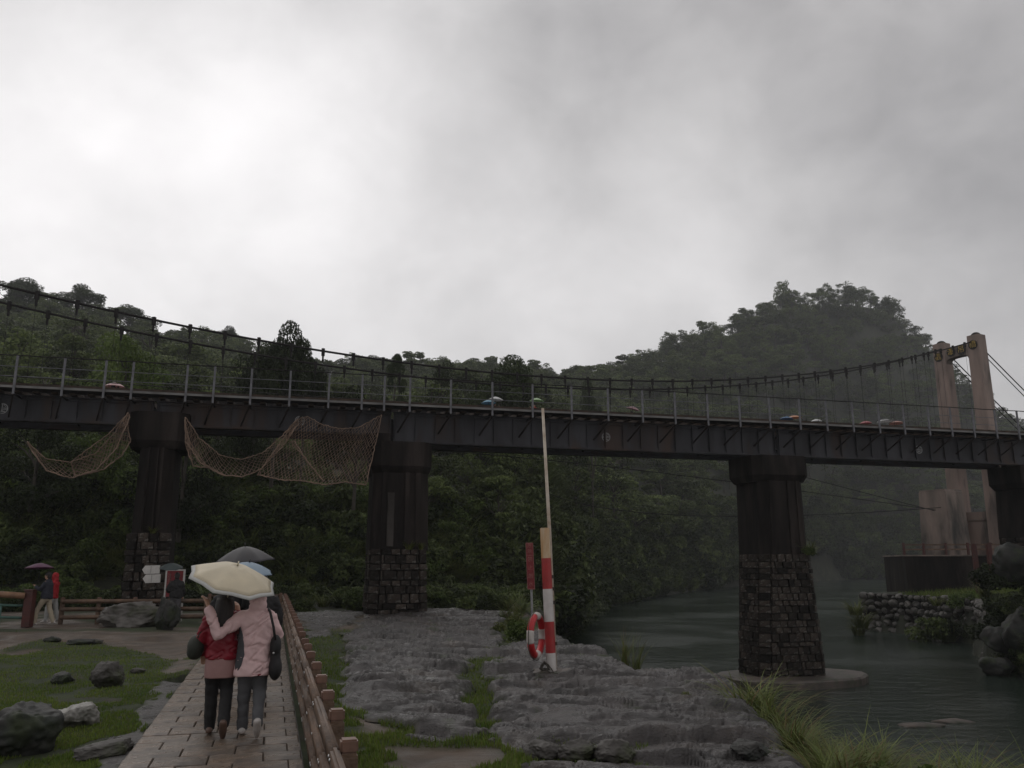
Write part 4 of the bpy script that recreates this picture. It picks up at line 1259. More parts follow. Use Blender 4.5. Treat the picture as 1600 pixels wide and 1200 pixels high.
def protos(key_list, name):
    obs = []
    for k in key_list:
        if k in LIB and isinstance(LIB[k], tuple):
            cm, tm = LIB[k]
            bm = bmesh.new(); bm.from_mesh(cm)
            for f in bm.faces: f.material_index = 0
            n0 = len(bm.faces); bm.from_mesh(tm); bm.faces.ensure_lookup_table()
            for f in bm.faces[n0:]: f.material_index = 1
            me = bpy.data.meshes.new(name + '_model'); bm.to_mesh(me); bm.free()
            me.materials.append(cm.materials[0]); me.materials.append(M['bark'])
        else:
            me = LIB[k]
        obs.append(bpy.data.objects.new(name + '_model', me))
    return obs
def scatter(name, obs, pos, rz, sc, ix, label, cat, tilt=None):
    """points carrying copies of the models: one object of kind stuff"""
    me = bpy.data.meshes.new(name); me.vertices.add(len(pos)); me.vertices.foreach_set('co', np.asarray(pos, np.float32).ravel())
    rot = np.zeros((len(pos), 3), np.float32); rot[:, 2] = rz
    if tilt is not None: rot[:, :2] = tilt
    a = me.attributes.new('rot', 'FLOAT_VECTOR', 'POINT'); a.data.foreach_set('vector', rot.ravel())
    s3 = np.asarray(sc, np.float32); s3 = np.repeat(s3[:, None], 3, 1) if s3.ndim == 1 else s3
    a = me.attributes.new('sc', 'FLOAT_VECTOR', 'POINT'); a.data.foreach_set('vector', np.ascontiguousarray(s3, np.float32).ravel())
    a = me.attributes.new('ix', 'INT', 'POINT'); a.data.foreach_set('value', np.asarray(ix, np.int32))
    me.update()
    o = link(name, me)
    ng = bpy.data.node_groups.new(name + '_nodes', 'GeometryNodeTree')
    ng.interface.new_socket('Geometry', in_out='INPUT', socket_type='NodeSocketGeometry')
    ng.interface.new_socket('Geometry', in_out='OUTPUT', socket_type='NodeSocketGeometry')
    gi = ng.nodes.new('NodeGroupInput'); go = ng.nodes.new('NodeGroupOutput')
    jn = ng.nodes.new('GeometryNodeJoinGeometry')
    for ob in obs:
        oi = ng.nodes.new('GeometryNodeObjectInfo'); oi.inputs['Object'].default_value = ob; oi.inputs['As Instance'].default_value = True
        ng.links.new(oi.outputs['Geometry'], jn.inputs[0])
    ip = ng.nodes.new('GeometryNodeInstanceOnPoints'); ip.inputs['Pick Instance'].default_value = True
    def attr(nm, ty):
        n = ng.nodes.new('GeometryNodeInputNamedAttribute'); n.data_type = ty; n.inputs['Name'].default_value = nm; return n.outputs['Attribute']
    ng.links.new(gi.outputs[0], ip.inputs['Points']); ng.links.new(jn.outputs[0], ip.inputs['Instance'])
    ng.links.new(attr('ix', 'INT'), ip.inputs['Instance Index'])
    er = ng.nodes.new('FunctionNodeEulerToRotation'); ng.links.new(attr('rot', 'FLOAT_VECTOR'), er.inputs[0])
    ng.links.new(er.outputs[0], ip.inputs['Rotation']); ng.links.new(attr('sc', 'FLOAT_VECTOR'), ip.inputs['Scale'])
    ng.links.new(ip.outputs[0], go.inputs[0])
    md = o.modifiers.new('scatter', 'NODES'); md.node_group = ng
    return tag(o, label, cat, kind='stuff')
fo = protos(FK, 'forest_tree')
pos = np.concatenate([pts, ht[:, None] - .3], 1)
sc_ = np.array(sc_); rz_ = np.array(rz_); ix_ = np.array(ix_)
s3 = np.stack([sc_ * 1.08, sc_ * 1.08, sc_], 1)
s3[:, 2] *= np.where(pts[:, 1] > 110, .78, 1.0)
scatter('hillside_forest', fo, pos[keep], rz_[keep], s3[keep], ix_[keep], 'dense dark forest covering the hills on both sides of the valley', 'forest')

# undergrowth: leafy bushes, ferns and long hanging grass on the banks
def bush_mesh(name, n, leaf, seed, mat, R_=1.0):
    g = random.Random(seed); cs, rs = [], []
    for k in range(14):
        a = g.uniform(0, 6.283); r = R_ * .75 * math.sqrt(g.random()); cs.append((r * math.cos(a), r * math.sin(a), g.uniform(.15, .95) * R_ * (1.1 - .5 * r / R_))); rs.append(g.uniform(.22, .45) * R_)
    v, f = leaf_cloud(n, cs, rs, leaf, seed, flat=.8)
    return np_mesh(name, v, f, M[mat])
def blade_mesh(name, n, seed, mat, length=1.0, spread=.35, width=.02, droop=.6, seg=4, base=.12, mats=None):
    g = np.random.default_rng(seed)
    a = g.random(n) * 6.283; L_ = length * (.5 + .7 * g.random(n)); lean = spread * (.3 + g.random(n)); dr = droop * (.4 + g.random(n))
    bx = base * np.sqrt(g.random(n)) * np.cos(a * 3.1); by = base * np.sqrt(g.random(n)) * np.sin(a * 3.1)
    vs, fs = [], []
    for k in range(seg + 1):
        t = k / seg
        out = L_ * (lean * t + dr * t * t * .6); up = L_ * (t - dr * t * t * .55)
        w = width * (1 - t) ** .7 * (.7 + .6 * g.random(n)) if k < seg else np.zeros(n) + .001
        px_, py_ = bx + out * np.cos(a), by + out * np.sin(a)
        tx, ty = -np.sin(a) * w, np.cos(a) * w
        vs.append(np.stack([np.stack([px_ - tx, py_ - ty, up], 1), np.stack([px_ + tx, py_ + ty, up], 1)], 1))
    v = np.stack(vs, 1)            # n, seg+1, 2, 3
    base_i = np.arange(n)[:, None] * (seg + 1) * 2 + np.arange(seg)[None, :] * 2
    f = np.stack([base_i, base_i + 1, base_i + 3, base_i + 2], -1).reshape(-1, 4)
    mi = np.repeat((g.random(n) < .18).astype(int), seg)
    return np_mesh(name, v.reshape(-1, 3), f, mats or M[mat], False, mi if mats else None)
LIB['bush0'] = bush_mesh('bush_model', 1500, .15, 301, 'dark_leaf')
LIB['bush1'] = bush_mesh('bush_model', 1300, .18, 302, 'forest_leaf')
LIB['bush2'] = bush_mesh('bush_model', 1500, .13, 303, 'bright_leaf')
LIB['fern0'] = blade_mesh('fern_model', 90, 304, 'forest_leaf', 1.1, .7, .055, 1.0, 4, .2)
LIB['fern1'] = blade_mesh('fern_model', 110, 305, 'weed_blade', 1.0, .5, .022, .9, 4, .25)
uo = protos(['bush0', 'bush1', 'bush2', 'fern0', 'fern1'], 'undergrowth')
up_, ur, us_, ui, ut = [], [], [], [], []
gg = random.Random(9)
for k in range(16000):
    Y = gg.uniform(36.0, 66); u = gg.uniform(-260, 818)
    X = (u - 800) / FPX * CP * Y
    yf = np.interp(u, FOOT_X, FOOT_D)
    if gg.random() > (0.75 if Y < yf + 14 else .3) or len(up_) > 4200: continue
    if Y < yf + 2 and float(fbm(np.array([X / 2.4]), np.array([Y / 2.4]), 91, 3)[0]) < .47: continue
    up_.append((X, Y)); r = gg.random()
    if Y < yf + 1: r = .55 + .45 * r if r < .7 else r
    ui.append(0 if r < .44 else 1 if r < .66 else 2 if r < .70 else 3 if r < .88 else 4)
    us_.append(gg.uniform(.45, 1.45) * (.7 if Y < yf + 1 else 1.0 if Y < yf + 6 else 1.35)); ur.append(gg.uniform(0, 6.28)); ut.append((gg.uniform(-.2, .2) + .25, gg.uniform(-.2, .2)))
# river banks further off, and the right bank
for k in range(4200):
    u = gg.uniform(855, 1480); yf = np.interp(u, FOOT_X, FOOT_D); Y = yf + gg.uniform(-7, 16)
    X = (u - 800) / FPX * CP * Y; up_.append((X, Y)); ui.append(gg.choice((0, 1, 1, 4, 3))); us_.append(gg.uniform(1.3, 3.0) * (1.0 if Y < 170 else 1.7)); ur.append(gg.uniform(0, 6.28)); ut.append((0, 0))
for k in range(900):
    u = gg.uniform(770, 905); Y = gg.uniform(52, 125); X = (u - 800) / FPX * (CP * Y + 2)
    up_.append((X, Y)); ui.append(gg.choice((0, 1, 1, 3))); us_.append(gg.uniform(1.2, 2.6)); ur.append(gg.uniform(0, 6.28)); ut.append((0, 0))
for k in range(2600):
    Y = gg.uniform(37.5, 53); r = gg.uniform(.565, .80); up_.append((r * Y, Y)); ui.append(gg.choice((0, 0, 1, 4, 3))); us_.append(gg.uniform(.35, .8)); ur.append(gg.uniform(0, 6.28)); ut.append((0.2, 0))
up_ = np.array(up_); uz = height(up_[:, 0], up_[:, 1], False)
ok = uz > WATER_Z + .1
scatter('bank_undergrowth', uo, np.concatenate([up_, uz[:, None] - .12], 1)[ok], np.array(ur)[ok], np.array(us_)[ok], np.array(ui)[ok], 'dark tangled bushes and ferns covering the river banks behind the bridge', 'undergrowth', np.array(ut)[ok])

# ---------------------------------------------------------------- grass on the near ground (nobody could count it)
def blades_on(name, X, Y, mats, hmin, hmax, width, label, seed, lean=.5, dry=.0, cat='grass'):
    g = np.random.default_rng(seed); n = len(X)
    Z = height(X, Y) - .012
    a = g.random(n) * 6.283; h = hmin + (hmax - hmin) * g.random(n) ** 1.6; l = lean * g.random(n) * h
    w = width * (.6 + .8 * g.random(n))
    ca, sa = np.cos(a), np.sin(a)
    v = np.empty((n, 5, 3))
    for k, (t, ww) in enumerate(((0, 1), (0, -1), (.55, .8), (.55, -.8), (1, 0))):
        v[:, k, 0] = X + ca * l * t * t - sa * w * ww * .5; v[:, k, 1] = Y + sa * l * t * t + ca * w * ww * .5; v[:, k, 2] = Z + h * t
    b = np.arange(n)[:, None] * 5
    f = np.concatenate([b + np.array([[0, 1, 3]]), b + np.array([[0, 3, 2]]), b + np.array([[2, 3, 4]])], 0)
    mi = None
    if len(mats) > 1:
        pick = (g.random(n) < dry).astype(int); mi = np.concatenate([pick, pick, pick])
    me = np_mesh(name, v.reshape(-1, 3), f, mats, False, mi)
    return tag(link(name, me), label, cat, kind='stuff')
def sample_px(n, x0, x1, y0, y1, seed):
    g = np.random.default_rng(seed)
    px = x0 + (x1 - x0) * g.random(n); py = y0 + (y1 - y0) * g.random(n)
    a = (px - 800) / FPX; b = (600 - py) / FPX; c, s_ = math.cos(PITCH), math.sin(PITCH)
    dz = s_ + b * c; t = -EYE / dz
    return a * t, (c - b * s_) * t
def on_grass(X, Y, thr=.5):
    r, m = masks(X, Y)
    s_ = X * WD.x + Y * WD.y; t_ = X * WN.x + Y * WN.y
    path = (t_ > W_L - .06) & (t_ < W_R + .10) & (s_ < 34)
    return (r < .35) & (m < thr) & ~path
X, Y = sample_px(120000, -120, 330, 985, 1240, 1)
k = on_grass(X, Y, .35) & (fbm(X * 1.3, Y * 1.3, 71, 3) > .33)
blades_on('lawn_grass', X[k], Y[k], [M['lawn_blade'], M['weed_blade']], .02, .065, .012, 'short wet green grass of the lawn left of the walkway', 11, dry=.25)
X, Y = sample_px(90000, 470, 900, 955, 1240, 2)
k = on_grass(X, Y, .55) & (fbm(X * 1.7, Y * 1.7, 72, 3) > .40)
blades_on('rock_grass', X[k], Y[k], [M['lawn_blade'], M['weed_blade']], .02, .10, .013, 'low green grass and weeds growing between the bedrock slabs', 12, dry=.35)
X, Y = sample_px(50000, 740, 1290, 990, 1260, 3)          # moss-like tufts in the rock cracks
r, m = masks(X, Y); cr = rock_relief(X, Y)
k = (r > .6) & (cr < -.055) & (fbm(X * 1.1, Y * 1.1, 73, 3) > .47)
blades_on('crevice_grass', X[k], Y[k], [M['lawn_blade'], M['weed_blade']], .015, .07, .012, 'thin tufts of grass in the cracks of the bedrock', 13, dry=.3)

# clumps of long grass and reeds on the river edge: things of their own
LIB['reed0'] = blade_mesh('grass_clump', 170, 401, None, 1.0, .45, .011, .8, 5, .22, [M['reed_blade'], M['dry_blade']])
LIB['reed1'] = blade_mesh('grass_clump', 130, 402, None, 1.0, .60, .013, 1.0, 5, .30, [M['reed_blade'], M['dry_blade']])
LIB['reed2'] = blade_mesh('grass_clump', 60, 403, None, 1.0, .25, .008, .45, 5, .10, [M['reed_blade'], M['dry_blade']])
LIB['herb0'] = bush_mesh('leafy_weed', 900, .085, 404, 'weed_blade', .5)
LIB['herb1'] = bush_mesh('leafy_weed', 700, .10, 405, 'bright_leaf', .5)
def clump(key, px, py, z, size, label, group=None, name='grass_clump', cat='grass clump', xy=None):
    if xy is None:
        p = P(px, py, z=z); p = P(px, py, z=hz(p.x, p.y))
    else:
        p = Vector((xy[0], xy[1], 0))
    o = link(name, LIB[key]); o.location = (p.x, p.y, hz(p.x, p.y) - .03); o.scale = (size,) * 3; o.rotation_euler = (0, 0, random.uniform(0, 6.28))
    return tag(o, label, cat, group)
def edge_pt(a, b, k, off):
    """a place beside the shelf edge between two pixels, off metres outwards"""
    A, B = Vector(P2(*a)), Vector(P2(*b)); q = A.lerp(B, k); d = (B - A).normalized()
    return q + Vector((-d.y, d.x)) * off
lab = 'arching green grass clump on the river edge in front of the tall pier'
gq = random.Random(21)
for k in range(15):
    q = edge_pt((1152, 1086), (1245, 1180), gq.uniform(-.05, .85), gq.uniform(.1, .9))
    clump('reed%d' % gq.randrange(2), 0, 0, 0, gq.uniform(.55, .85), lab, 'grass clumps in front of the tall pier', xy=q)
lab = 'bushy grass clump with brownish stems at the bottom right corner'
for k in range(48):
    q = (gq.uniform(3.2, 8.6), gq.uniform(7.6, 11.0))
    clump('reed%d' % gq.randrange(2), 0, 0, 0, gq.uniform(.55, .85) * (1 + .17 * max(0, q[0] - 4.5)), lab, 'grass clumps at the bottom right', xy=q)
for k in range(14):
    q = (gq.uniform(3.2, 6.8), gq.uniform(7.5, 9.6))
    clump('herb%d' % gq.randrange(2), 0, 0, 0, gq.uniform(.6, 1.1), 'low leafy weed among the long grass at the bottom right', 'weeds at the bottom right', 'leafy_weed', 'weed', xy=q)
clump('reed2', 976, 1042, -.1, .95, 'thin upright reed clump on the shelf edge right of the striped post')
clump('reed2', 990, 1046, -.1, 1.0, 'tallest reed stalks at the shelf edge, right of the striped post')
clump('reed1', 1045, 1046, -.15, .45, 'short arching grass clump on the shelf edge left of the tall pier')
clump('reed0', 1075, 1044, -.15, .42, 'green grass tuft on the shelf edge nearest the tall pier')
clump('herb1', 918, 1010, -.1, .55, 'small green weed at the end of the shelf behind the striped post', None, 'leafy_weed', 'weed')
clump('herb0', 1070, 1085, 0, .22, 'tiny bright weed on the bare rock near the shelf edge', None, 'leafy_weed', 'weed')
for px_, py, s_, k_ in ((795, 955, 1.0, 'reed0'), (812, 962, .9, 'reed1'), (790, 968, .8, 'reed1'), (808, 985, .9, 'herb0'), (800, 1000, .9, 'herb1'), (818, 1000, .9, 'herb1'), (780, 992, .6, 'herb0')):
    clump(k_, px_, py, 0, s_, 'green weed or grass clump in the thicket left of the striped post', 'thicket left of the striped post', 'weed_clump', 'weed')
for px_, py, s_, k_ in ((480, 950, .9, 'reed1'), (505, 948, .9, 'fern1'), (530, 950, .8, 'fern0'), (555, 945, .9, 'fern1'), (700, 948, .8, 'reed0'), (725, 945, .9, 'reed1'), (750, 948, .9, 'reed0'), (770, 946, .9, 'reed1'), (680, 950, .6, 'fern0')):
    clump(k_, px_, py, 0, s_, 'yellowish grass clump along the back edge of the bedrock shelf', 'grass along the back of the shelf')

# ---------------------------------------------------------------- boulders
def boulder(px, py, z, size, label, mat='boulder', seed=0, rot=0.0, shape=(1, 1, 1), sink=.15, sub=5, name='boulder', rough=.30):
    p = P(px, py, z=z); zz = hz(p.x, p.y); p = P(px, py, z=zz)
    bm = bmesh.new(); bmesh.ops.create_icosphere(bm, subdivisions=sub, radius=1)
    g = random.Random(seed); planes = []
    for k in range(11):
        n = Vector((g.gauss(0, 1), g.gauss(0, 1), g.gauss(0, 1))).normalized(); planes.append((n, g.uniform(.62, .95)))
    from mathutils import noise as mn
    for v in bm.verts:
        c = v.co.copy()
        for n, d in planes:
            e = c.dot(n) - d
            if e > 0: c -= n * e * .92
        c *= 1 + rough * (mn.noise(v.co * 1.7 + Vector((seed, 0, 0))) * .6 + (abs(mn.noise(v.co * 4 + Vector((seed, 3, 0)))) - .2) * .55 + mn.noise(v.co * 11 + Vector((seed, 3, 0))) * .16)
        v.co = Vector((c.x * size[0] * shape[0], c.y * size[1] * shape[1], c.z * size[2] * shape[2]))
    me = bpy.data.meshes.new(name); bm.to_mesh(me); bm.free(); me.materials.append(M[mat])
    me.polygons.foreach_set('use_smooth', [True] * len(me.polygons))
    o = link(name, me); o.location = (p.x, p.y + size[1] * .6, zz + size[2] * (1 - 2 * sink) * .8); o.rotation_euler = (0, 0, rot)
    return tag(o, label, 'rock')
boulder(196, 980, 0, (1.12, .75, .46), 'long pale-topped boulder in front of the left fence', 'boulder_mid', 3, .05, sink=.1)
boulder(256, 985, 0, (.34, .35, .62), 'dark upright stump-like rock beside the long boulder', 'boulder_dark', 8, .4, sink=.1)
boulder(92, 1069, 0, (.19, .2, .13), 'low dark brown rock on the lawn', 'boulder_dark', 5, .3)
boulder(162, 1074, 0, (.29, .25, .26), 'pointed grey rock on the lawn', 'boulder', 14, 1.1, sink=.12)
boulder(107, 1140, 0, (.26, .26, .19), 'pale flat-faced stone at the lower left of the lawn', 'boulder_pale', 21, .6, sink=.12)
boulder(5, 1185, 0, (.40, .42, .36), 'large dark rock at the bottom left corner', 'boulder_dark', 30, .2, sink=.1)
boulder(160, 1182, 0, (.34, .22, .09), 'flat grey slab between lawn and walkway at the bottom', 'boulder', 33, .9, sink=.25)
boulder(213, 1052, 0, (.16, .10, .06), 'small slab lying on the lawn near the walkway', 'boulder', 35, .9, sink=.2)
boulder(120, 1008, 0, (.40, .22, .10), 'low dark stone at the edge of the wet ground, left', 'boulder_dark', 41, .1, sink=.2)
boulder(78, 1003, 0, (.22, .16, .09), 'small dark stone at the far edge of the lawn', 'boulder_dark', 42, .1, sink=.2)
boulder(145, 1006, 0, (.24, .16, .08), 'small grey stone at the far edge of the lawn', 'boulder', 44, .1, sink=.2)
boulder(757, 1150, 0, (.085, .08, .06), 'rounded grey stone on the mud in front of the shelf', 'boulder', 46, .1, sink=.2)
boulder(770, 1165, 0, (.075, .06, .05), 'small grey stone next to the rounded stone on the mud', 'boulder', 47, .1, sink=.2)
boulder(905, 1188, 0, (.22, .2, .13), 'large rounded rock at the bottom edge, middle', 'boulder', 51, .3, sink=.2)
boulder(962, 1190, 0, (.20, .2, .13), 'rounded rock at the bottom edge, right of the middle one', 'boulder', 52, .8, sink=.2)
boulder(850, 1185, 0, (.20, .2, .11), 'rock at the bottom edge, left of the middle one', 'boulder', 53, 1.8, sink=.2)
boulder(1178, 1188, 0, (.20, .2, .12), 'dark angular rock near the bottom end of the shelf', 'boulder_dark', 55, 1.8, sink=.2)
for px_, py, s_, sd in ((905, 952, 1.2, 61), (930, 946, .8, 62), (888, 957, .9, 63), (945, 944, 1.1, 64), (870, 958, .9, 65), (985, 936, 1.0, 66), (1015, 931, .8, 67)):
    p = P(px_, py, z=WATER_Z)
    o = boulder(px_, py, WATER_Z, (1.2 * s_, 1.0 * s_, .85 * s_), 'brownish rock at the water line of the far left bank', 'boulder', sd, sd, sink=.2, sub=3); o['group'] = 'rocks at the far water line'
    o.location = (p.x, p.y, WATER_Z + .3 * s_)
for px_, py, s_, sd in ((1440, 1134, (1.0, .35, .14), 71), (1490, 1128, (.75, .35, .13), 72)):
    p = P(px_, py, z=WATER_Z)
    o = boulder(px_, py, WATER_Z, s_, 'reddish rock just breaking the water, ' + ('left one' if sd == 71 else 'right one'), 'plinth_concrete', sd, 0, sink=.2, sub=3)
    o.location = (p.x, p.y, WATER_Z - .01)
for px_, py, Yq, sz, sd in ((1588, 880, 42.5, (1.3, 1.0, 1.0), 81), (1562, 1000, 41.5, (.9, .8, .7), 82), (1596, 985, 40.5, (1.1, .9, 1.0), 83), (1556, 1040, 41.0, (.8, .7, .5), 84)):
    p = P(px_, py, Y=Yq)
    o = boulder(px_, 1000, 0, sz, 'dark mossy rock in the bank at the right edge, ' + {81: 'topmost', 82: 'left one', 83: 'big middle one', 84: 'at the water'}[sd], 'boulder_dark', sd, sd, sub=4); o.location = (p.x, Yq, max(p.z, hz(p.x, Yq) - sz[2] * .1))

# ---------------------------------------------------------------- dry stone wall on the right bank
SWALL = thing('stone_wall', P(1440, 990, z=WATER_Z), 0, 'rough river-stone wall above the water on the right bank', 'wall')
STN = []
for k in range(6):
    bm = bmesh.new(); bmesh.ops.create_icosphere(bm, subdivisions=2, radius=.5); g = random.Random(k + 900)
    for v in bm.verts: v.co = Vector((v.co.x * g.uniform(.9, 1.1), v.co.y * .8 * g.uniform(.9, 1.1), v.co.z * .9)) * g.uniform(.88, 1.08)
    me = bpy.data.meshes.new('stone'); bm.to_mesh(me); bm.free(); me.materials.append(M['river_stone']); STN.append(me)
wpts = [P(1347, 984, z=WATER_Z), P(1440, 992, z=WATER_Z), P(1530, 1006, z=WATER_Z), P(1548, 1036, z=WATER_Z)]
mb = MB()
for a, b in zip(wpts[:-1], wpts[1:]):
    d_ = (b - a).normalized(); bk_ = Vector((-d_.y, d_.x, 0)) * 1.2
    quadprism(mb, a + bk_ * .15, b + bk_ * .15, bk_, WATER_Z - 1, -.42)
mb.build('backing', M['pier_mortar'], SWALL)
for a, b in zip(wpts[:-1], wpts[1:]):
    L_ = (b - a).length; d_ = (b - a).normalized(); bk_ = Vector((-d_.y, d_.x, 0))
    z = WATER_Z + .1; row = 0
    while z < -.25:
        q = random.uniform(0, .4)
        while q < L_:
            s_ = random.uniform(.42, .85) * (1.25 if row == 0 else 1)
            pos = a + d_ * q + bk_ * (.12 + (z - WATER_Z) * .06 + random.uniform(-.12, .12)); pos.z = z + random.uniform(-.1, .1)
            o = link('stone', STN[random.randrange(6)], SWALL); o.location = XF[SWALL].inverted() @ pos
            o.scale = (s_ * random.uniform(.9, 1.4), s_, s_ * random.uniform(.7, 1.0)); o.rotation_euler = (random.uniform(-.4, .4), random.uniform(-.4, .4), random.uniform(0, 3))
            q += s_ * .95
        z += .50; row += 1
# plants on the right bank
gg = random.Random(77); k = 0
for px_, py, s_, key in ((1335, 935, 1.6, 'fern1'), (1345, 955, 1.8, 'fern1'), (1340, 970, 1.4, 'fern1'), (1452, 975, 1.6, 'bush1'), (1480, 985, 1.7, 'fern1'), (1500, 990, 1.3, 'bush0'), (1535, 900, 1.4, 'fern1'), (1500, 920, 1.0, 'bush2'), (1460, 918, 1.0, 'fern1'),
                         (1548, 960, 1.2, 'bush0'), (1558, 1030, 1.0, 'fern1'), (1590, 1040, 1.0, 'bush0'), (1550, 880, 1.2, 'bush0'), (1575, 868, 1.2, 'fern1')):
    d = ray(px_, py); Yq = 63 if px_ < 1430 else 58 if px_ < 1510 else 50 if px_ < 1545 else 43
    p = P(px_, py, Y=Yq)
    o = link('bank_plant', LIB[key]); zz = max(hz(p.x, Yq), WATER_Z + .1)
    o.location = (p.x, Yq, min(max(zz - .1, p.z - 1.2), p.z)); o.scale = (s_,) * 3; o.rotation_euler = (0, 0, gg.uniform(0, 6))
    tag(o, 'leafy plant growing on the stone wall and bank at the right', 'plant', 'plants on the right bank')
X = np.array([gg.uniform(27.5, 42) for _ in range(14000)]); Y = np.array([gg.uniform(56, 68) for _ in range(14000)])
k = (sdpoly(RBANK, X, Y) > .7) & (Y < 66)
blades_on('bank_grass', X[k], Y[k], [M['lawn_blade'], M['weed_blade']], .10, .45, .04, 'bright green grass on top of the right bank below the terrace', 15, dry=.4)

# ================================================================ OBJECTS
# ---------------------------------------------------------------- wooden fences
POST_H = .82
mb = MB(); mb.box((0, 0, POST_H / 2 - .1 - .05), (.115, .115, POST_H + .2 - .10)); mb.box((0, 0, POST_H - .0925), (.098, .098, .016))
post_body = mb.mesh('post', M['fence_wood'])
bm = bmesh.new(); bmesh.ops.create_cube(bm, size=1)
for v in bm.verts: v.co = Vector((v.co.x * .116, v.co.y * .116, POST_H - .0425 + v.co.z * .085))
bmesh.ops.bevel(bm, geom=bm.edges[:], offset=.012, segments=2, affect='EDGES')
post_cap = bpy.data.meshes.new('post_cap'); bm.to_mesh(post_cap); bm.free(); post_cap.materials.append(M['fence_post_top'])
def board_mesh(L_, h, th):
    bm = bmesh.new(); bmesh.ops.create_cube(bm, size=1)
    for v in bm.verts: v.co = Vector((v.co.x * L_, v.co.y * th, v.co.z * h))
    bmesh.ops.bevel(bm, geom=[e for e in bm.edges if abs(e.verts[0].co.x - e.verts[1].co.x) > .1], offset=min(h, th) * .32, segments=2, affect='EDGES')
    me = bpy.data.meshes.new('rail'); bm.to_mesh(me); bm.free(); me.materials.append(M['fence_wood'])
    me.polygons.foreach_set('use_smooth', [True] * len(me.polygons)); return me
mb = MB(); mb.ball((0, 0, 0), (.013, .008, .013), 8, 5); bolt_me = mb.mesh('bolt', M['bolt_metal'], True)
def fence(a, b, spacing, label, side=1, bolts=0, rails=(.70, .44, .19), name='wooden_fence', zoff=0.0):
    a = Vector((a.x, a.y, 0)); b = Vector((b.x, b.y, 0)); d = (b - a); L_ = d.length; d.normalize()
    an = math.atan2(d.y, d.x); rt = thing(name, (a.x, a.y, zoff), an, label, 'fence')
    n = max(1, round(L_ / spacing)); sp = L_ / n
    for k in range(n + 1):
        p = link('post', post_body, rt, (k * sp, 0, random.uniform(-.015, .01)), (random.uniform(-.012, .012), random.uniform(-.012, .012), random.uniform(-.03, .03)))
        link('post_cap', post_cap, p)
    bd = board_mesh(sp * 2 - .008, .135, .062); bd1 = board_mesh(sp - .008, .135, .062)
    for ri, z in enumerate(rails):
        k = -(ri % 2)
        while k < n:
            k0, k1 = max(k, 0), min(k + 2, n)
            o = link('rail', bd if k1 - k0 == 2 else bd1, rt, ((k0 + k1) / 2 * sp, side * .092, z + random.uniform(-.006, .006)), (random.uniform(-.03, .03), random.uniform(-.002, .002), 0))
            if k0 < bolts:
                for q in range(k0, k1 + 1):
                    x = (q - (k0 + k1) / 2) * sp
                    x = min(max(x, -(k1 - k0) * sp / 2 + .05), (k1 - k0) * sp / 2 - .05)
                    link('bolt', bolt_me, o, (x, side * .034, 0))
            k += 2
    return rt
_p = P(546, 1152, z=POST_H); FT = _p.dot(WN); FS = _p.dot(WD)
f_end = wpt(FS - 1.12 * 2 + 1.12 * 27, FT)
fence(wpt(FS - 1.12 * 2, FT), f_end, 1.12, 'brown wooden post and rail fence along the right side of the walkway', 1, 12)
fence(f_end + WD * .35 - WN * .15, wpt(f_end.dot(WD) + .35, W_L - .9), 1.1, 'brown wooden fence closing the far end of the walkway', -1)
fence(P(98, 940, Y=28.6), P(322, 940, Y=29.2), 1.06, 'brown wooden fence behind the boulder and the people at the left', -1)
# railing of the little bridge at the left edge
LR = thing('footbridge_railing', P(42, 978, z=0), 0, 'maroon post with a thick log handrail and green pipes at the left edge', 'railing')
c = P(42, 978, z=0)
mb = MB(); mb.box((c.x, c.y, .52), (.26, .26, 1.12)); mb.build('post', M['post_maroon'], LR, bevel=.015)
mb = MB(); mb.box((c.x, c.y, 1.10), (.30, .30, .06)); mb.build('post_cap', M['post_maroon'], LR, bevel=.01)
e = Vector((c.x - 2.4, c.y - .9, 0))
mb = MB(); mb.tube([(c.x - .1, c.y - .14, .93), (e.x, e.y, 1.12)], .10, 12); mb.build('handrail_log', M['log_rail'], LR, True)
for z in (.62, .25):
    mb = MB(); mb.tube([(c.x - .1, c.y - .03, z), (e.x, e.y, z + .12)], .042, 10); mb.build('pipe', M['pipe_green'], LR, True)
for k in (.28, .75):
    p = Vector((c.x - .1, c.y - .03, 0)).lerp(Vector((e.x, e.y, 0)), k); mb = MB(); mb.tube([(p.x, p.y, -.05), (p.x, p.y, .70)], .038, 10); mb.build('pipe_post', M['pipe_green'], LR, True)

# ---------------------------------------------------------------- signs on and by the left pier
def board(name, outline, th, c, right, mat, parent):
    """flat board of the given outline (x right, z up) and thickness"""
    c = Vector(c); right = Vector(right).normalized(); nrm = right.cross(Vector((0, 0, 1)))
    n = len(outline); fr = [c + right * x + Vector((0, 0, z)) + nrm * th / 2 for x, z in outline]; bk = [v - nrm * th for v in fr]
    mb = MB(); mb.add(fr + bk, [tuple(range(n))[::1], tuple(range(2 * n - 1, n - 1, -1))] + [(k, n + k, n + (k + 1) % n, (k + 1) % n) for k in range(n)])
    return mb.build(name, mat, parent)
sgn_y = bpt(bs_at(246, 900, 1.4), .2, 0)
for py, dx, nm in ((890, 0, 'upper'), (904, 3, 'lower')):
    c = P(236 + dx * .3, py, Y=29.55)
    r = thing('arrow_sign', c, 0, nm + ' white arrow board pointing left on the left pier', 'sign')
    w, h = .30, .15
    board('panel', [(-w, 0), (-w + .10, -h), (w, -h * .9), (w, h), (-w + .10, h * .9)], .03, c, (1, .05, 0), M['sign_white'], r)
    board('groove', [(-.005, -h * .85), (.012, -h * .85), (.012, h * .85), (-.005, h * .85)], .004, c + Vector((0, -.018, 0)), (1, .05, 0), M['sign_mark'], r)
    mb = MB(); mb.box(c + Vector((.05, .11, 0)), (.06, .18, .06)); mb.build('bracket', M['steel_dark'], r)
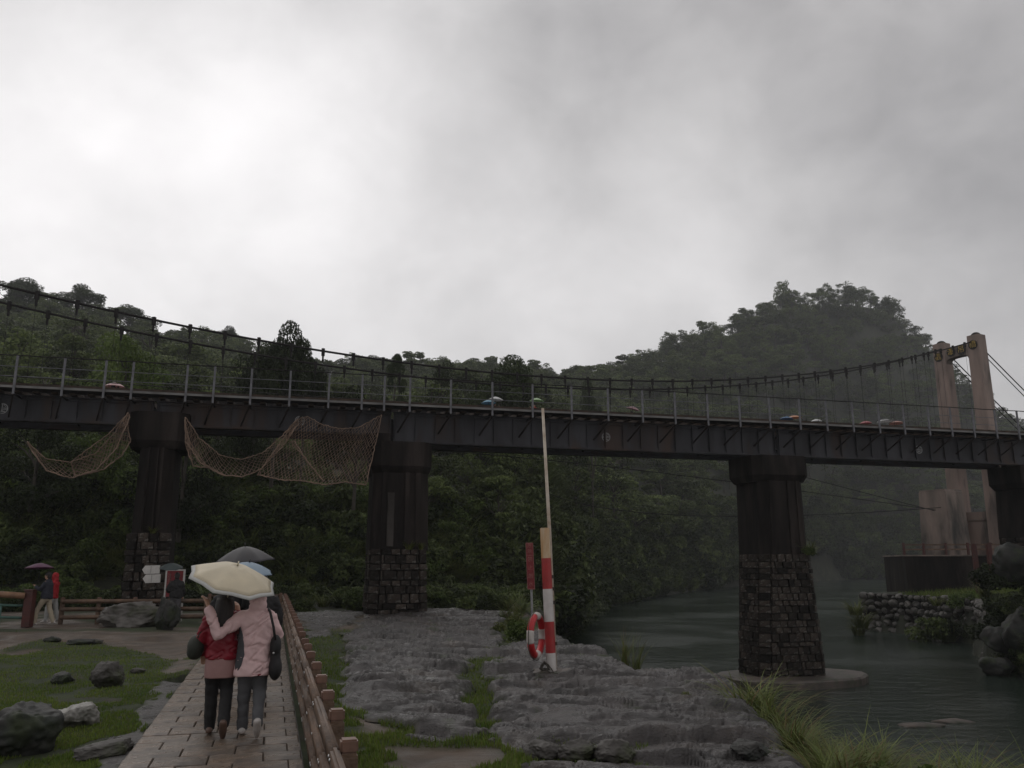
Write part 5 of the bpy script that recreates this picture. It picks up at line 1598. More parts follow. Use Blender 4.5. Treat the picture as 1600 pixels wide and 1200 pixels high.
NB = thing('notice_board', P(273, 962, z=0), 0, 'red notice board with white frame behind the person in black', 'sign')
c = P(273, 911, Y=29.5)
board('panel', [(-.29, -.46), (.29, -.46), (.29, .42), (-.29, .42)], .03, c, (1, 0, 0), M['sign_red'], NB)
for x in (-.31, .31):
    mb = MB(); mb.box((c.x + x, c.y, (c.z + .45) / 2), (.055, .05, c.z + .45)); mb.build('frame_post', M['sign_white'], NB)
mb = MB(); mb.box((c.x, c.y, c.z + .44), (.675, .055, .05)); mb.build('frame_top', M['sign_white'], NB)
tm = text_mesh('注\n意\n安\n全', .16, M['sign_letter'], .003)
o = link('lettering', tm, NB); o.location = XF[NB].inverted() @ (c + Vector((-.19, -.022, 0))); o.rotation_euler = (math.pi / 2, 0, 0)

# ---------------------------------------------------------------- striped marker post, pole, life ring, red sign
mz = hz(*P2(860, 1055, .1)); MBASE = P(862, 1052, z=mz); mz = hz(MBASE.x, MBASE.y); MBASE = P(862, 1052, z=mz); MBASE.z = mz
def up_px(px, py, base):      # the point above a base that shows at that pixel, at the same depth
    return P(px, py, Y=base.y)
MP = thing('marker_post', MBASE, 0, 'red and white striped marker post standing on the rock', 'post')
ptop = up_px(851, 825, MBASE)
cuts = [(1052, 'marker_white'), (1020, 'marker_red'), (971, 'marker_white'), (920, 'marker_red'), (872, 'marker_rust'), (825, None)]
axis = ptop - MBASE; z0 = MBASE.z
for (ya, m_), (yb, _) in zip(cuts[:-1], cuts[1:]):
    ka = (P(856, ya, Y=MBASE.y).z - z0) / axis.z; kb = (P(856, yb, Y=MBASE.y).z - z0) / axis.z
    if ya == 1052: ka = -.08
    mb = MB(); mb.tube([MBASE + axis * ka, MBASE + axis * kb], .088 if m_ != 'marker_rust' else .086, 18); o = mb.build('band', M[m_], MP)
    if m_ == 'marker_rust': o['label'] = 'rust-stained top section of the post'
TPB = P(869, 1050, z=mz); TPB.y += .08
TP = thing('tall_pole', TPB, 0, 'thin tall off-white pole with rust, rising beside the striped post', 'pole')
t1 = up_px(848, 638, TPB)
mb = MB(); mb.tube([TPB - Vector((0, 0, .3)), TPB.lerp(t1, .5) + Vector((.012, 0, 0)), t1], [.038, .033, .026], 10); mb.build('shaft', M['pole_paint'], TP, True)
for k in (.10, .25, .30, .345):
    q = TPB.lerp(t1, k); mb = MB(); mb.tube([q - Vector((0, 0, .03)), q + Vector((0, 0, .03))], .050, 10); mb.build('clamp', M['timber_sleeper'], TP)
FB = thing('post_footing', MBASE, 0, 'broken concrete footing under the striped post', 'footing')
bm = bmesh.new(); bmesh.ops.create_cube(bm, size=1); bmesh.ops.subdivide_edges(bm, edges=bm.edges[:], cuts=5, use_grid_fill=True)
from mathutils import noise as mnoise
for v in bm.verts:
    c = Vector((v.co.x * .62, v.co.y * .60, v.co.z * .30 - .10)); n = mnoise.noise(c * 6) * .07 + mnoise.noise(c * 17) * .03
    v.co = c + Vector((n, n * .6, n * .5))
me = bpy.data.meshes.new('slab'); bm.to_mesh(me); bm.free(); me.materials.append(M['plinth_concrete']); link('slab', me, FB)
LRING = thing('life_ring', P(838, 993, Y=MBASE.y - .12), R(70), 'red and white life ring hanging on the striped post', 'life ring')
RR, rr = .335, .062
def ring_arc(a0, a1, r2, n=14):
    mb = MB(); mb.tube([(RR * math.sin(a), 0, RR * math.cos(a)) for a in np.linspace(a0, a1, n)], r2, 12); return mb
for k in range(4):
    a = k * math.pi / 2
    ring_arc(a + R(16), a + R(74), rr).build('red_section', M['ring_red'], LRING, True, world=False)
    ring_arc(a - R(17), a + R(17), rr + .006, 10).build('white_band', M['ring_white'], LRING, True, world=False)
ring_arc(R(20), R(340), .014, 40)
mb = MB(); mb.tube([((RR + .085 + .02 * math.sin(5 * a)) * math.sin(a), .01, (RR + .085 + .02 * math.sin(5 * a)) * math.cos(a)) for a in np.linspace(0, 6.283, 60)], .008, 6); mb.build('grab_rope', M['rope'], LRING, world=False)
RP = thing('rope_coil', P(852, 1042, Y=MBASE.y - .1), 0, 'dark tangled rope hanging below the life ring', 'rope')
mb = MB(); g = random.Random(4); pts = []; c0 = P(851, 1032, Y=MBASE.y - .13)
for k in range(60):
    t = k / 59; pts.append(c0 + Vector((.07 * math.sin(k * .9) + g.uniform(-.02, .02), .05 * math.cos(k * 1.3) - .03, -.02 - .14 * abs(math.sin(k * .45)) + g.uniform(-.02, .02))))
pts += [P(858, 1040, Y=MBASE.y - .14), P(866, 1052, Y=MBASE.y - .16), P(869, 1056, Y=MBASE.y - .16)]
mb.tube(pts, .010, 6); mb.build('coil', M['rope'], RP, True)
RSB = P(836, 1003, z=0.05)
RSB = Vector((P(834, 960, Y=MBASE.y + .9).x, MBASE.y + .9, hz(P(834, 960, Y=MBASE.y + .9).x, MBASE.y + .9)))
RS = thing('warning_sign', RSB, 0, 'narrow upright red warning sign with pale characters left of the striped post', 'sign')
pt_, pb_ = P(827, 848, Y=RSB.y), P(830, 921, Y=RSB.y)
mb = MB(); mb.tube([RSB - Vector((0, 0, .2)), pt_.lerp(pb_, .3) + Vector((.01, .03, 0))], .022, 8); mb.build('post', M['galvanised'], RS, True)
hw = .072; lean = (pt_ - pb_).normalized(); sgr = Matrix((Vector((1, 0, 0)), Vector((0, 1, 0)), lean)).transposed()
H_ = (pt_ - pb_).length; mid = (pt_ + pb_) / 2
mb = MB(); mb.box(mid, (2 * hw, .02, H_), sgr); mb.build('panel', M['sign_red'], RS)
for zq, hh in ((H_ / 2 - .01, .014), (-H_ / 2 + .01, .014), (H_ * .23, .012)):
    mb = MB(); mb.box(mid + sgr @ Vector((0, -.013, zq)), (2 * hw, .004, hh), sgr); mb.build('border', M['sign_letter'], RS)
for xq in (-hw + .005, hw - .005):
    mb = MB(); mb.box(mid + sgr @ Vector((xq, -.014, 0)), (.009, .004, H_ - .04), sgr); mb.build('border', M['sign_letter'], RS)
for ch, zq, sz in (('危', .43, .088), ('險', .31, .088), ('禁', .14, .10), ('止', -.04, .10), ('戲', -.22, .10), ('水', -.39, .10)):
    tm = text_mesh(ch, sz, M['sign_letter'], .002); o = link('character', tm, RS)
    o.location = XF[RS].inverted() @ (mid + sgr @ Vector((0, -.014, zq * H_))); o.rotation_euler = (math.pi / 2, 0, 0)

# ---------------------------------------------------------------- nets slung below the bridge
def lerp_poly(pts, k):
    L_ = [0]
    for a, b in zip(pts[:-1], pts[1:]): L_.append(L_[-1] + math.hypot(b[0] - a[0], b[1] - a[1]))
    q = k * L_[-1]
    for i in range(len(pts) - 1):
        if q <= L_[i + 1] + 1e-9:
            f = (q - L_[i]) / max(1e-9, L_[i + 1] - L_[i]); return (pts[i][0] + (pts[i + 1][0] - pts[i][0]) * f, pts[i][1] + (pts[i + 1][1] - pts[i][1]) * f)
    return pts[-1]
def on_bridge_plane(px, py, t):
    d = ray(px, py); o = Vector((0, 0, EYE)); k = (B0 + BT * t - o).dot(BT) / d.dot(BT); return o + d * k
def net(root, nm, top, bot, nu, nv, bulge, t0=-.12, cord=.0095, seed=1):
    g = random.Random(seed)
    gp = [[None] * (nv + 1) for _ in range(nu + 1)]
    for i in range(nu + 1):
        a = lerp_poly(top, i / nu); b = lerp_poly(bot, i / nu)
        for j in range(nv + 1):
            k = j / nv; k2 = k + .06 * math.sin(3 * k * math.pi) * 0
            q = (a[0] + (b[0] - a[0]) * k, a[1] + (b[1] - a[1]) * k)
            tt = t0 + bulge * math.sin(math.pi * k) * math.sin(math.pi * i / nu) + .05 * math.sin(i * .7 + j * .3) + g.uniform(-.02, .02)
            gp[i][j] = on_bridge_plane(q[0] + g.uniform(-.8, .8), q[1] + g.uniform(-.8, .8), tt)
    mb = MB()
    def cordseg(p, q, r): 
        mb.tube([p, q], r, 3, cap=False)
    for i in range(nu):
        for j in range(nv + 1):
            if (i + j) % 2 == 0:
                if j < nv: cordseg(gp[i][j], gp[i + 1][j + 1], cord)
                if j > 0: cordseg(gp[i][j], gp[i + 1][j - 1], cord)
    o = mb.build(nm, M['net_cord'], root); o['kind'] = 'stuff'
    for row, r in ((0, .016), (nv, .022)):
        mb = MB(); mb.tube([gp[i][row] for i in range(nu + 1)], r, 6); mb.build('edge_rope', M['net_cord'], root, True)
    for col in (0, nu):
        mb = MB(); mb.tube([gp[col][j] for j in range(nv + 1)], .018, 6); mb.build('edge_rope', M['net_cord'], root, True)
N1 = thing('hanging_net', on_bridge_plane(130, 690, 0), 0, 'small brown net sagging below the bridge left of the left pier', 'net')
net(N1, 'netting', [(42, 690), (70, 716), (110, 722), (150, 708), (180, 675), (200, 645)], [(50, 705), (72, 735), (110, 747), (150, 735), (182, 700), (203, 652)], 46, 7, .25, seed=2)
net(N1, 'netting', [(110, 722), (140, 700), (168, 680), (196, 650)], [(118, 745), (160, 734), (190, 712), (204, 690)], 26, 10, .12, t0=.02, seed=3)
N2 = thing('hanging_net', on_bridge_plane(450, 700, 0), 0, 'large brown net with two bellies hanging below the bridge between the two left piers', 'net')
net(N2, 'netting', [(290, 652), (312, 685), (345, 712), (375, 718), (410, 708), (440, 682), (464, 655)], [(290, 690), (312, 722), (345, 742), (378, 745), (405, 735), (440, 700), (466, 662)], 62, 8, .25, seed=4)
net(N2, 'netting', [(288, 655), (296, 690), (320, 725), (350, 742)], [(291, 700), (302, 728), (325, 731), (352, 744)], 22, 6, .1, t0=.05, seed=5)
net(N2, 'netting', [(462, 657), (480, 650), (502, 663), (530, 670), (560, 668), (597, 648)], [(402, 742), (440, 750), (478, 752), (508, 758), (540, 753), (572, 758)], 60, 24, .35, seed=6)
net(N2, 'netting', [(455, 690), (475, 715), (500, 745)], [(460, 690), (480, 720), (505, 752)], 20, 2, .05, t0=-.2, seed=7)

# ---------------------------------------------------------------- umbrellas
def umbrella(tip, hand, R_, label, mat, border=None, depth=.22, bw=.05, group=None, shaft='brolly_black', ribs=8, stripe=None):
    """tip: top of the canopy; hand: where the handle is held"""
    tip = Vector(tip); hand = Vector(hand); ax = (tip - hand).normalized()
    u = ax.cross(Vector((0, 1, 0))); u = u.normalized() if u.length > .1 else Vector((1, 0, 0)); w = ax.cross(u)
    L_ = (tip - hand).length
    root = thing('umbrella', hand, 0, label, 'umbrella', group)
    def pt(r, a, sag=0.0):
        # profile: flat in the middle, steeper at the rim; panels sag between the ribs
        k = a / (2 * math.pi / ribs); f = abs(k - round(k)) * 2          # 0 on rib, 1 in mid panel
        half = math.pi / ribs; dth = (1 - f) * half                     # angle from the middle of the panel
        rr = r * (math.cos(half) / math.cos(dth)) * (1 - .035 * (1 - dth / half) * (r / R_) ** 2)
        h = -depth * (r / R_) ** 1.6 + .006 * f * (r / R_)
        return tip + u * (rr * math.cos(a)) + w * (rr * math.sin(a)) + ax * h
    na = ribs * 6; rs = [.02, .2, .4, .6, .8, (R_ - bw) / R_ if border else .92, 1.0]
    def surf(r0, r1, name, mt, par, off=0):
        sel = [r for r in rs if r0 - 1e-6 <= r <= r1 + 1e-6]; mb = MB(); rings = [[pt(r * R_, 2 * math.pi * k / na) + ax * off for k in range(na)] for r in sel]
        mb.loft(rings, cap=False)
        o = mb.build(name, M[mt], par, True); sm = o.modifiers.new('thick', 'SOLIDIFY'); sm.thickness = .004; return o
    if border:
        cv = surf(.02, rs[5], 'canopy', mat, root); surf(rs[5], 1.0, 'border', border, cv)
    else:
        cv = surf(.02, 1.0, 'canopy', mat, root)
    for k in range(ribs):
        a = 2 * math.pi * k / ribs; mb = MB(); mb.tube([pt(r * R_, a) - ax * .012 for r in (.03, .3, .55, .8, .99)], .004, 5); mb.build('rib', M['brolly_black'], root)
    mb = MB(); mb.tube([tip + ax * .05, hand - ax * .02], .008, 8); mb.build('shaft', M[shaft], root, True)
    mb = MB(); mb.tube([hand + ax * .05, hand - ax * .08], .016, 10, dome=True); mb.build('handle', M[shaft], root, True)
    mb = MB(); mb.tube([tip - ax * .005, tip + ax * .055], [.012, .006], 8); mb.build('tip', M[shaft], root, True)
    return root

# ---------------------------------------------------------------- people
def hand_shapes(mb, wrist, d, side, curl=.6, s=1.0):
    """palm, four fingers and a thumb; d forearm direction"""
    wrist = Vector(wrist); d = Vector(d).normalized()
    lat = d.cross(Vector((0, 0, 1))); lat = lat.normalized() if lat.length > .15 else Vector((1, 0, 0)); pal = d.cross(lat)
    mb.tube([wrist - d * .02, wrist + d * .03 * s, wrist + d * .075 * s, wrist + d * .095 * s], [.026, .034, .038, .030], 10, ax=(1.0, .55))
    for k, ln in enumerate((.062, .075, .070, .054)):
        b = wrist + d * .085 * s + lat * (k - 1.5) * .020 * s
        m1 = b + d * ln * .55 * s + pal * curl * .018; m2 = b + d * ln * .9 * s + pal * curl * .050
        mb.tube([b - d * .02, b, m1, m2], [.010, .010, .009, .007], 7, dome=True)
    b = wrist + d * .035 * s + lat * side * .030 * s
    mb.tube([b - d * .01 - lat * side * .012, b + lat * side * .012 + d * .015, b + lat * side * .020 + d * .045 + pal * .01], [.013, .011, .008], 7, dome=True)
def person(loc, rz, label, H=1.62, arms=None, legs=((.10, .14, 0), (-.02, -.16, .06)), jacket='cloth_black', hem=.80, trousers='cloth_black', shoe='shoe_white', hair='short',
           hood=False, vox=.013, build=1.0, head_turn=0.0, flare=1.0, extra=None, group=None, lower=None, lower_hem=.62):
    k = H / 1.65; b = build
    root = thing('person', loc, rz, label, 'person', group)
    sh = 1.345 * k; hip = .86 * k
    arms = arms or [((-.23, -.02, 1.07), (-.22, .10, .86)), ((.23, -.02, 1.07), (.22, .10, .86))]
    arms = [tuple(Vector(p) * k for p in a) for a in arms]
    hc = Vector((0, .025, 1.525)) * k
    rot = Matrix.Rotation(head_turn, 3, 'Z')
    hp = lambda x, y, z: hc + rot @ (Vector((x, y, z)) * k)
    B_ = MB()
    B_.ball(hc, (.076 * k, .094 * k, .118 * k), 18, 12); B_.ball(hp(0, .035, -.055), (.056 * k, .062 * k, .065 * k), 12, 8)
    B_.tube([hp(0, .088, .015), hp(0, .112, -.022), hp(0, .092, -.03)], [.010 * k, .016 * k, .012 * k], 8)
    for sx in (-1, 1): B_.ball(hp(sx * .078, .0, -.005), (.014 * k, .022 * k, .032 * k), 8, 6)
    B_.tube([(0, .0, 1.26 * k), (0, .01, 1.46 * k)], [.062 * k, .052 * k], 12)
    B_.ell([(hip - .06 * k, .14 * k, .095 * k), (.98 * k, .135 * k, .09 * k), (1.10 * k, .128 * k, .085 * k), (1.26 * k, .15 * k, .095 * k), (1.345 * k, .13 * k, .08 * k), (1.40 * k, .06 * k, .05 * k)])
    for i, (el, wr) in enumerate(arms):
        sx = -1 if i == 0 else 1; s0 = Vector((sx * .165 * k, 0, sh - .02))
        B_.tube([s0, s0.lerp(el, .5), el, el.lerp(wr, .5), wr], [.047, .042, .036, .036, .025], 12, dome=True)
        hand_shapes(B_, wr, wr - el, -sx, s=k)
    J_legs = []
    for i, (kd, ad, az) in enumerate(legs):
        sx = -1 if i == 0 else 1
        h0 = Vector((sx * .078 * k, 0, hip)); kn = Vector((sx * .085 * k, kd, .46 * k + az * .35)); an = Vector((sx * .082 * k, ad, .085 + az))
        J_legs.append((h0, kn, an)); B_.tube([h0, h0.lerp(kn, .5), kn, kn.lerp(an, .4), an], [.066, .058, .042, .040, .030], 12, dome=True)
    o = link('body', fuse(B_, vox * .75, 2), root); o.data.materials.append(M['skin'])
    for sx in (-1, 1):
        mb = MB(); mb.ball(hp(sx * .032, .083, .012), (.011 * k, .008 * k, .007 * k), 8, 6); mb.build('eye', M['eye_dark'], o, True, world=False)
    mb = MB(); mb.tube([hp(-.022, .092, -.062), hp(0, .098, -.060), hp(.022, .092, -.062)], .006 * k, 6); mb.build('mouth', M['lips'], o, True, world=False)
    # jacket
    J = MB(); f = flare
    J.ell([(hem * k, .185 * k * b * f, .135 * k * b * f), (hem * k + .05, .188 * k * b * f, .138 * k * b * f), ((hem + 1.10) / 2 * k, .182 * k * b, .132 * k * b), (1.10 * k, .176 * k * b, .125 * k * b), (1.24 * k, .188 * k * b, .125 * k * b),
           (1.33 * k, .175 * k * b, .108 * k), (1.385 * k, .11 * k, .082 * k), (1.43 * k, .075 * k, .070 * k)], seg=24, p=2.3)
    for i, (el, wr) in enumerate(arms):
        sx = -1 if i == 0 else 1; s0 = Vector((sx * .155 * k, 0, sh - .045)); we = el.lerp(wr, .93)
        J.tube([Vector((sx * .10 * k, 0, sh - .03)), s0, s0.lerp(el, .5), el, el.lerp(wr, .5), we], [.075 * b, .078 * b, .070 * b, .064 * b, .060 * b, .050 * b], 14, dome=True)
    if hood:
        J.ball(hp(0, -.012, .01), (.108 * k, .125 * k, .150 * k), 18, 12); J.ball(hp(0, -.06, -.085), (.105 * k, .085 * k, .085 * k), 14, 8); J.ball(hp(0, -.075, .10), (.050 * k, .045 * k, .045 * k), 10, 7)
    jm = fuse(J, vox, 3)
    # folds
    n = len(jm.vertices); co = np.empty(n * 3); jm.vertices.foreach_get('co', co); co = co.reshape(-1, 3)
    no = np.empty(n * 3); jm.vertices.foreach_get('normal', no); no = no.reshape(-1, 3)
    sd = int(abs(loc[0] * 31 + loc[1] * 17)) % 97
    fold = (fbm(co[:, 0] * 7 + co[:, 1] * 6, co[:, 2] * 12 + co[:, 0] * 5, sd, 3) - .5) * .042 - .018 * np.exp(-((fbm(co[:, 0] * 4 + co[:, 1] * 3, co[:, 2] * 9 - co[:, 0] * 6, sd + 9, 2) - .5) / .035) ** 2)
    co = co + no * fold[:, None]; jm.vertices.foreach_set('co', co.ravel()); jm.update()
    jo = link('jacket', jm, root); jm.materials.append(M[jacket])
    if lower:
        T = MB(); T.ell([(lower_hem * k, .175 * k * b, .125 * k * b), ((lower_hem + hem) / 2 * k, .178 * k * b, .128 * k * b), (hem * k + .04, .172 * k * b, .122 * k * b)], seg=24, p=2.3); lm = fuse(T, vox, 2)
        link('tunic', lm, root); lm.materials.append(M[lower])
    T = MB()
    T.ell([(hip - .13 * k, .125 * k, .092 * k), (hip - .02 * k, .158 * k, .112 * k), (hip + .10 * k, .150 * k, .105 * k)], seg=20)
    for h0, kn, an in J_legs:
        low = an + Vector((0, 0, -.03)); T.tube([h0, h0.lerp(kn, .45), kn, kn.lerp(low, .45), low], [.096 * b, .088 * b, .070 * b, .066, .062], 14)
    tm_ = fuse(T, vox, 2)
    n = len(tm_.vertices); co = np.empty(n * 3); tm_.vertices.foreach_get('co', co); co = co.reshape(-1, 3); no = np.empty(n * 3); tm_.vertices.foreach_get('normal', no); no = no.reshape(-1, 3)
    co = co + no * ((fbm(co[:, 0] * 5 + co[:, 1] * 3, co[:, 2] * 15, sd + 3, 3) - .5) * .020)[:, None]; tm_.vertices.foreach_set('co', co.ravel()); tm_.update()
    link('trousers', tm_, root); tm_.materials.append(M[trousers])
    for (h0, kn, an), (kd, ad, az) in zip(J_legs, legs):
        S_ = MB(); pit = -.9 if az > .03 else 0.0; rm = Matrix.Rotation(pit, 3, 'X')
        def q(x, y, z): return an + rm @ Vector((x, y, z))
        S_.tube([q(0, -.055, -.035), q(0, .0, -.030), q(0, .07, -.040), q(0, .145, -.055)], [.040, .046, .044, .030], 12, ax=(1, .85), dome=True); S_.ball(q(0, -.01, .0), (.045, .05, .045))
        sm = fuse(S_, .010, 2); link('shoe', sm, root); sm.materials.append(M[shoe])
    if hair:
        Hh = MB()
        Hh.ball(hp(0, -.014, .022), (.090 * k, .100 * k, .118 * k), 16, 10); Hh.ball(hp(0, -.045, -.03), (.082 * k, .065 * k, .095 * k), 12, 8)
        if hair == 'long':
            Hh.ell([(1.20 * k, .085 * k, .03 * k, 0, -.125 * k), (1.30 * k, .105 * k, .045 * k, 0, -.105 * k), (1.42 * k, .110 * k, .06 * k, 0, -.07 * k), (1.53 * k, .095 * k, .075 * k, 0, -.03 * k)], seg=18)
            for sx in (-1, 1): Hh.tube([hp(sx * .07, -.02, .02), hp(sx * .085, -.02, -.10), hp(sx * .09, -.05, -.20)], [.03, .032, .02], 8, dome=True)
        hm = fuse(Hh, .012, 2); link('hair', hm, root); hm.materials.append(M['hair_black'])
    return root, jo
WRZ = math.atan2(WD.y, WD.x) - math.pi / 2
pz = .066
# the couple under the cream umbrella
c1 = P(337, 1150, z=pz); c2 = P(389, 1150, z=pz)
vox = .011
p1, j1 = person(c1, WRZ, 'woman in dark red jacket over a rose tunic with black trousers, arm-in-arm under the cream umbrella', 1.60,
       [((-.25, .02, 1.06), (-.22, .16, .90)), ((.22, .13, 1.12), (.15, .22, 1.36))], ((.09, .12, 0), (.03, -.20, .075)), 'cloth_red', .84, 'cloth_black', 'shoe_brown', 'long', vox=vox, lower='cloth_rose', lower_hem=.64, build=1.0)
p2, j2 = person(c2, WRZ, 'person in pink hooded jacket and grey trousers with an arm around the red jacket', 1.62,
       [((-.41, -.17, 1.13), (-.53, -.12, 1.43)), ((.25, .04, 1.08), (.18, .20, 1.12))], ((.07, .08, 0), (.02, -.22, .09)), 'cloth_pink', .66, 'cloth_slate', 'shoe_white', None, hood=True, vox=vox, build=1.06, flare=1.08)
p1['label'] = 'person in dark red jacket, rose tunic and black trousers under the cream umbrella'
# grey side panel on the pink jacket, dark drawstring
mb = MB(); 
for sgn, nm in ((-1, 'side_panel'),):
    rings = []
    for z, hw in ((.69, .02), (.76, .06), (.88, .085), (1.0, .07), (1.10, .045), (1.18, .01)):
        ring = []
        for q in np.linspace(-1, 1, 9):
            a = math.pi + .55 + q * hw / .19           # back left of the body
            ring.append((math.cos(a) * .207, math.sin(a) * .162, z))
        rings.append(ring)
    vs = [v for r in rings for v in r]; fs = [(i * 9 + j, i * 9 + j + 1, (i + 1) * 9 + j + 1, (i + 1) * 9 + j) for i in range(5) for j in range(8)]
    mb.add(vs, fs)
me = mb.mesh('side_panel', M['cloth_grey'], True); o = link('side_panel', me, p2)
sw = o.modifiers.new('fit', 'SHRINKWRAP'); sw.target = j2; sw.offset = .006; sw.wrap_method = 'NEAREST_SURFACEPOINT'
md = o.modifiers.new('thick', 'SOLIDIFY'); md.thickness = .006
mb = MB(); mb.tube([(.055, -.095, 1.60), (.05, -.115, 1.535)], .006, 6); mb.build('hood_toggle', M['cloth_black'], p2, True, world=False)
mb = MB(); mb.ell([(.653, .194, .143), (.672, .201, .149)], seg=28, p=2.3); mb.build('jacket_hem', M['cloth_red'], p2, True, world=False)
# their bags
bg = thing('shoulder_bag', c1 + Vector((-.29, -.02, .86)), WRZ, 'dark green rounded shoulder bag at the left hip of the red jacket', 'bag')
Bm = MB(); Bm.ball((0, 0, .10), (.095, .14, .125), 16, 10); Bm.ball((-.01, .02, .04), (.09, .13, .09), 14, 8); bm_ = fuse(Bm, .012, 2); link('pouch', bm_, bg); bm_.materials.append(M['bag_green'])
mb = MB(); mb.tube([(.02, -.09, .2), (.10, -.10, .36), (.16, -.06, .50), (.17, .04, .50), (.10, .12, .34), (.02, .1, .2)], .012, 6); mb.build('strap', M['bag_green'], bg, True, world=False)
bg = thing('shoulder_bag', c2 + Vector((.255, -.02, .60)), WRZ, 'black shoulder bag hanging at the right hip of the pink jacket', 'bag')
Bm = MB(); Bm.ball((0, 0, .13), (.075, .13, .14), 16, 10); Bm.ball((-.01, .0, .36), (.065, .12, .13), 16, 10); Bm.tube([(0, 0, .15), (-.01, 0, .35)], [.06, .055], 10, ax=(1, 1.7)); bm_ = fuse(Bm, .012, 2); link('pouch', bm_, bg); bm_.materials.append(M['cloth_black'])
mb = MB(); mb.tube([(-.02, -.10, .44), (-.045, -.13, .58), (-.09, -.10, .74), (-.11, .02, .775), (-.09, .12, .70), (-.02, .1, .44)], .014, 6); mb.build('strap', M['cloth_black'], bg, True, world=False)
mb = MB(); mb.ball((-.03, -.125, .30), .012, 8, 6); mb.build('buckle', M['bolt_metal'], bg, True, world=False)
tipY = c1.y - .16
umbrella(P(371, 884, Y=tipY), P(351, 947, Y=c1.y - .04), .515, 'cream umbrella with a pale grey border held over the couple', 'brolly_cream', 'brolly_border', depth=.185, bw=.045, shaft='brolly_shaft')
# two people ahead of them
c3 = P(348, 1086, z=pz); c4 = P(399, 1086, z=pz)
person(c3, WRZ, 'person in black walking ahead of the couple on the left, mostly hidden by them', 1.70, [((-.26, .0, 1.08), (-.24, .12, .88)), ((.22, .15, 1.12), (.16, .25, 1.35))], jacket='cloth_black', trousers='cloth_black', vox=.016, build=1.12)
person(c4, WRZ, 'person in black walking ahead of the couple on the right, mostly hidden by them', 1.72, [((-.20, .15, 1.14), (-.10, .26, 1.40)), ((.26, .0, 1.08), (.25, .10, .86))], jacket='cloth_black', trousers='cloth_black', vox=.016, build=1.12)
umbrella(P(390, 879, Y=c4.y - .25), P(380, 940, Y=c4.y - .15), .36, 'pale blue umbrella peeping out between the cream and the charcoal umbrellas', 'brolly_paleblue', depth=.13)
umbrella(P(383, 854, Y=c4.y + .25), P(384, 930, Y=c4.y + .32), .46, 'charcoal umbrella ahead of the cream umbrella', 'brolly_charcoal', depth=.22)
# people by the left fence
c5 = P(68, 977, z=.0); c5.z = max(0, hz(c5.x, c5.y)); c6 = P(79, 973, z=.0); c6.z = max(0, hz(c6.x, c6.y))
person(c5, R(90), 'person in navy jacket and beige trousers walking left under the purple umbrella', 1.68, [((-.20, .14, 1.10), (-.12, .32, 1.20)), ((.20, .10, 1.08), (.16, .30, 1.12))], ((.22, .26, 0), (-.10, -.26, .02)), 'cloth_navy', .80, 'cloth_beige', 'shoe_white', 'short', vox=.018, build=1.08)
person(c6, R(90), 'person in scarlet hooded jacket and pale trousers behind the navy jacket', 1.62, [((-.22, .06, 1.07), (-.20, .2, .95)), ((.22, .06, 1.07), (.2, .2, .95))], ((.12, .14, 0), (-.08, -.20, .02)), 'cloth_scarlet', .80, 'cloth_pale', 'shoe_white', None, hood=True, vox=.018)
umbrella(P(63, 880, Y=c5.y), P(59, 918, Y=c5.y - .05), .46, 'purple umbrella held by the person in navy at the left', 'brolly_purple', depth=.17)
c7 = P(271, 973, z=.0); c7.z = max(0, hz(c7.x, c7.y))
person(c7, R(25), 'person in black jacket and dim grey trousers standing before the red notice board', 1.64, [((-.26, .0, 1.07), (-.20, .16, 1.0)), ((.24, .02, 1.07), (.23, .12, .86))], ((.08, .06, 0), (-.04, -.10, .0)), 'cloth_black', .80, 'cloth_dim', 'shoe_white', 'short', vox=.018, build=1.15)
umbrella(P(268, 880, Y=c7.y), P(266, 912, Y=c7.y + .15), .40, 'dark teal umbrella over the person before the notice board', 'brolly_teal', depth=.16)

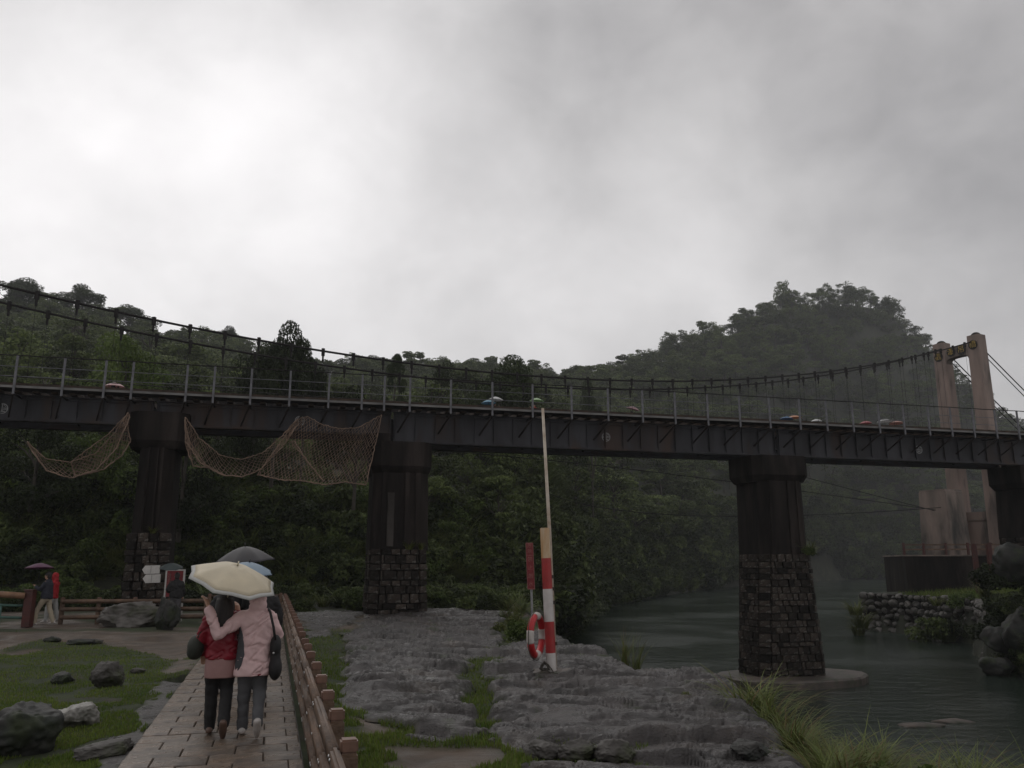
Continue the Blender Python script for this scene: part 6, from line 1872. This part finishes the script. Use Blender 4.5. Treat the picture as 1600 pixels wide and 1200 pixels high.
# ---------------------------------------------------------------- people crossing the suspension bridge
def q_of(px):
    lo, hi = -5.0, 95.0
    for _ in range(50):
        m_ = (lo + hi) / 2; p = spt(m_, 0, sdeck_z(m_)); zc = CP * p.y + math.sin(PITCH) * (p.z + 2 - EYE)
        if 800 + FPX * p.x / zc > px: lo = m_
        else: hi = m_
    return lo
protos_p = []
for px_, py, r_, mt, bd, lab in ((180, 598, .48, 'blush', None, 'pink checked umbrella on the footbridge at the far left'), (763, 625, .46, 'skyblue', None, 'sky blue umbrella on the footbridge near the middle'),
        (775, 620, .48, 'white', None, 'white umbrella on the footbridge next to the sky blue one'), (839, 622, .46, 'lime', None, 'light green umbrella on the footbridge above the tall pole'),
        (990, 635, .48, 'mauve', None, 'tilted mauve umbrella on the footbridge right of the tall pole'), (1229, 651, .52, 'blue', None, 'blue umbrella on the footbridge above the tall pier'),
        (1241, 649, .56, 'orange', None, 'orange umbrella on the footbridge above the tall pier'), (1275, 655, .46, 'white', None, 'small white umbrella on the footbridge right of the orange one'),
        (1352, 658, .50, 'rosered', None, 'rose red umbrella on the footbridge left of the tower'), (1382, 655, .62, 'white', None, 'large white umbrella on the footbridge near the tower'), (1400, 658, .60, 'salmon', None, 'salmon umbrella on the footbridge nearest the tower')):
    q = q_of(px_); base = spt(q, random.uniform(-.5, .5), sdeck_z(q) + .12)
    tip = P(px_, py, Y=base.y); tilt = Vector((.22, -.1, 0)) if mt == 'mauve' else Vector((random.uniform(-.05, .05), random.uniform(-.05, .05), 0))
    tip.x += 0; hand = tip - Vector((0, 0, .78)) - tilt
    umbrella(tip, hand, r_, lab, 'brolly_' + mt, depth=.20)
    l2 = 'person under the ' + lab.split(' umbrella')[0] + ' umbrella on the footbridge'
    hd = math.atan2(SS.y, SS.x) - math.pi / 2
    loc = Vector((tip.x - .12, base.y + .1, base.z))
    if len(protos_p) < 2:
        rt, _ = person(loc, hd + (math.pi if len(protos_p) else 0), l2, 1.62, [((-.22, .1, 1.08), (-.2, .2, .95)), ((.2, .14, 1.12), (.14, .24, 1.34))], jacket=('cloth_navy', 'cloth_scarlet')[len(protos_p)], trousers='cloth_jeans', vox=.026)
        protos_p.append(rt)
    else:
        rt = copy_tree(protos_p[1 if mt in ('lime', 'salmon', 'rosered') else 0]); rt.location = loc
    hgt = min(1.0, (tip.z - .22 - base.z) / 1.72)
    rt.scale = (1, 1, max(.8, hgt)); rt['label'] = l2; rt['group'] = 'people crossing the footbridge'

# ---------------------------------------------------------------- plants rooted on the pier ledges
for px_, dx, t, z, key, sc, lab in ((1205, 1.15, .5, 2.35, 'fern1', .9, 'yellow-green tuft on the ledge at the right of the river pier'), (1205, .9, .32, 2.35, 'bush2', .35, 'small bush on the ledge of the river pier'),
        (623, .35, .33, 2.5, 'fern1', .5, 'dry grass tuft on the ledge of the middle pier'), (623, .8, .35, 2.5, 'fern1', .45, 'grass tuft at the right corner of the middle pier ledge'), (246, .15, .34, 3.05, 'fern1', .4, 'grass tuft on the ledge of the left pier')):
    p = bpt(bs_at(px_, 760, 1.4) + dx, t, z - .03); o = link('ledge_plant', LIB[key]); o.location = p; o.scale = (sc,) * 3; o.rotation_euler = (0, 0, random.uniform(0, 6)); tag(o, lab, 'plant')
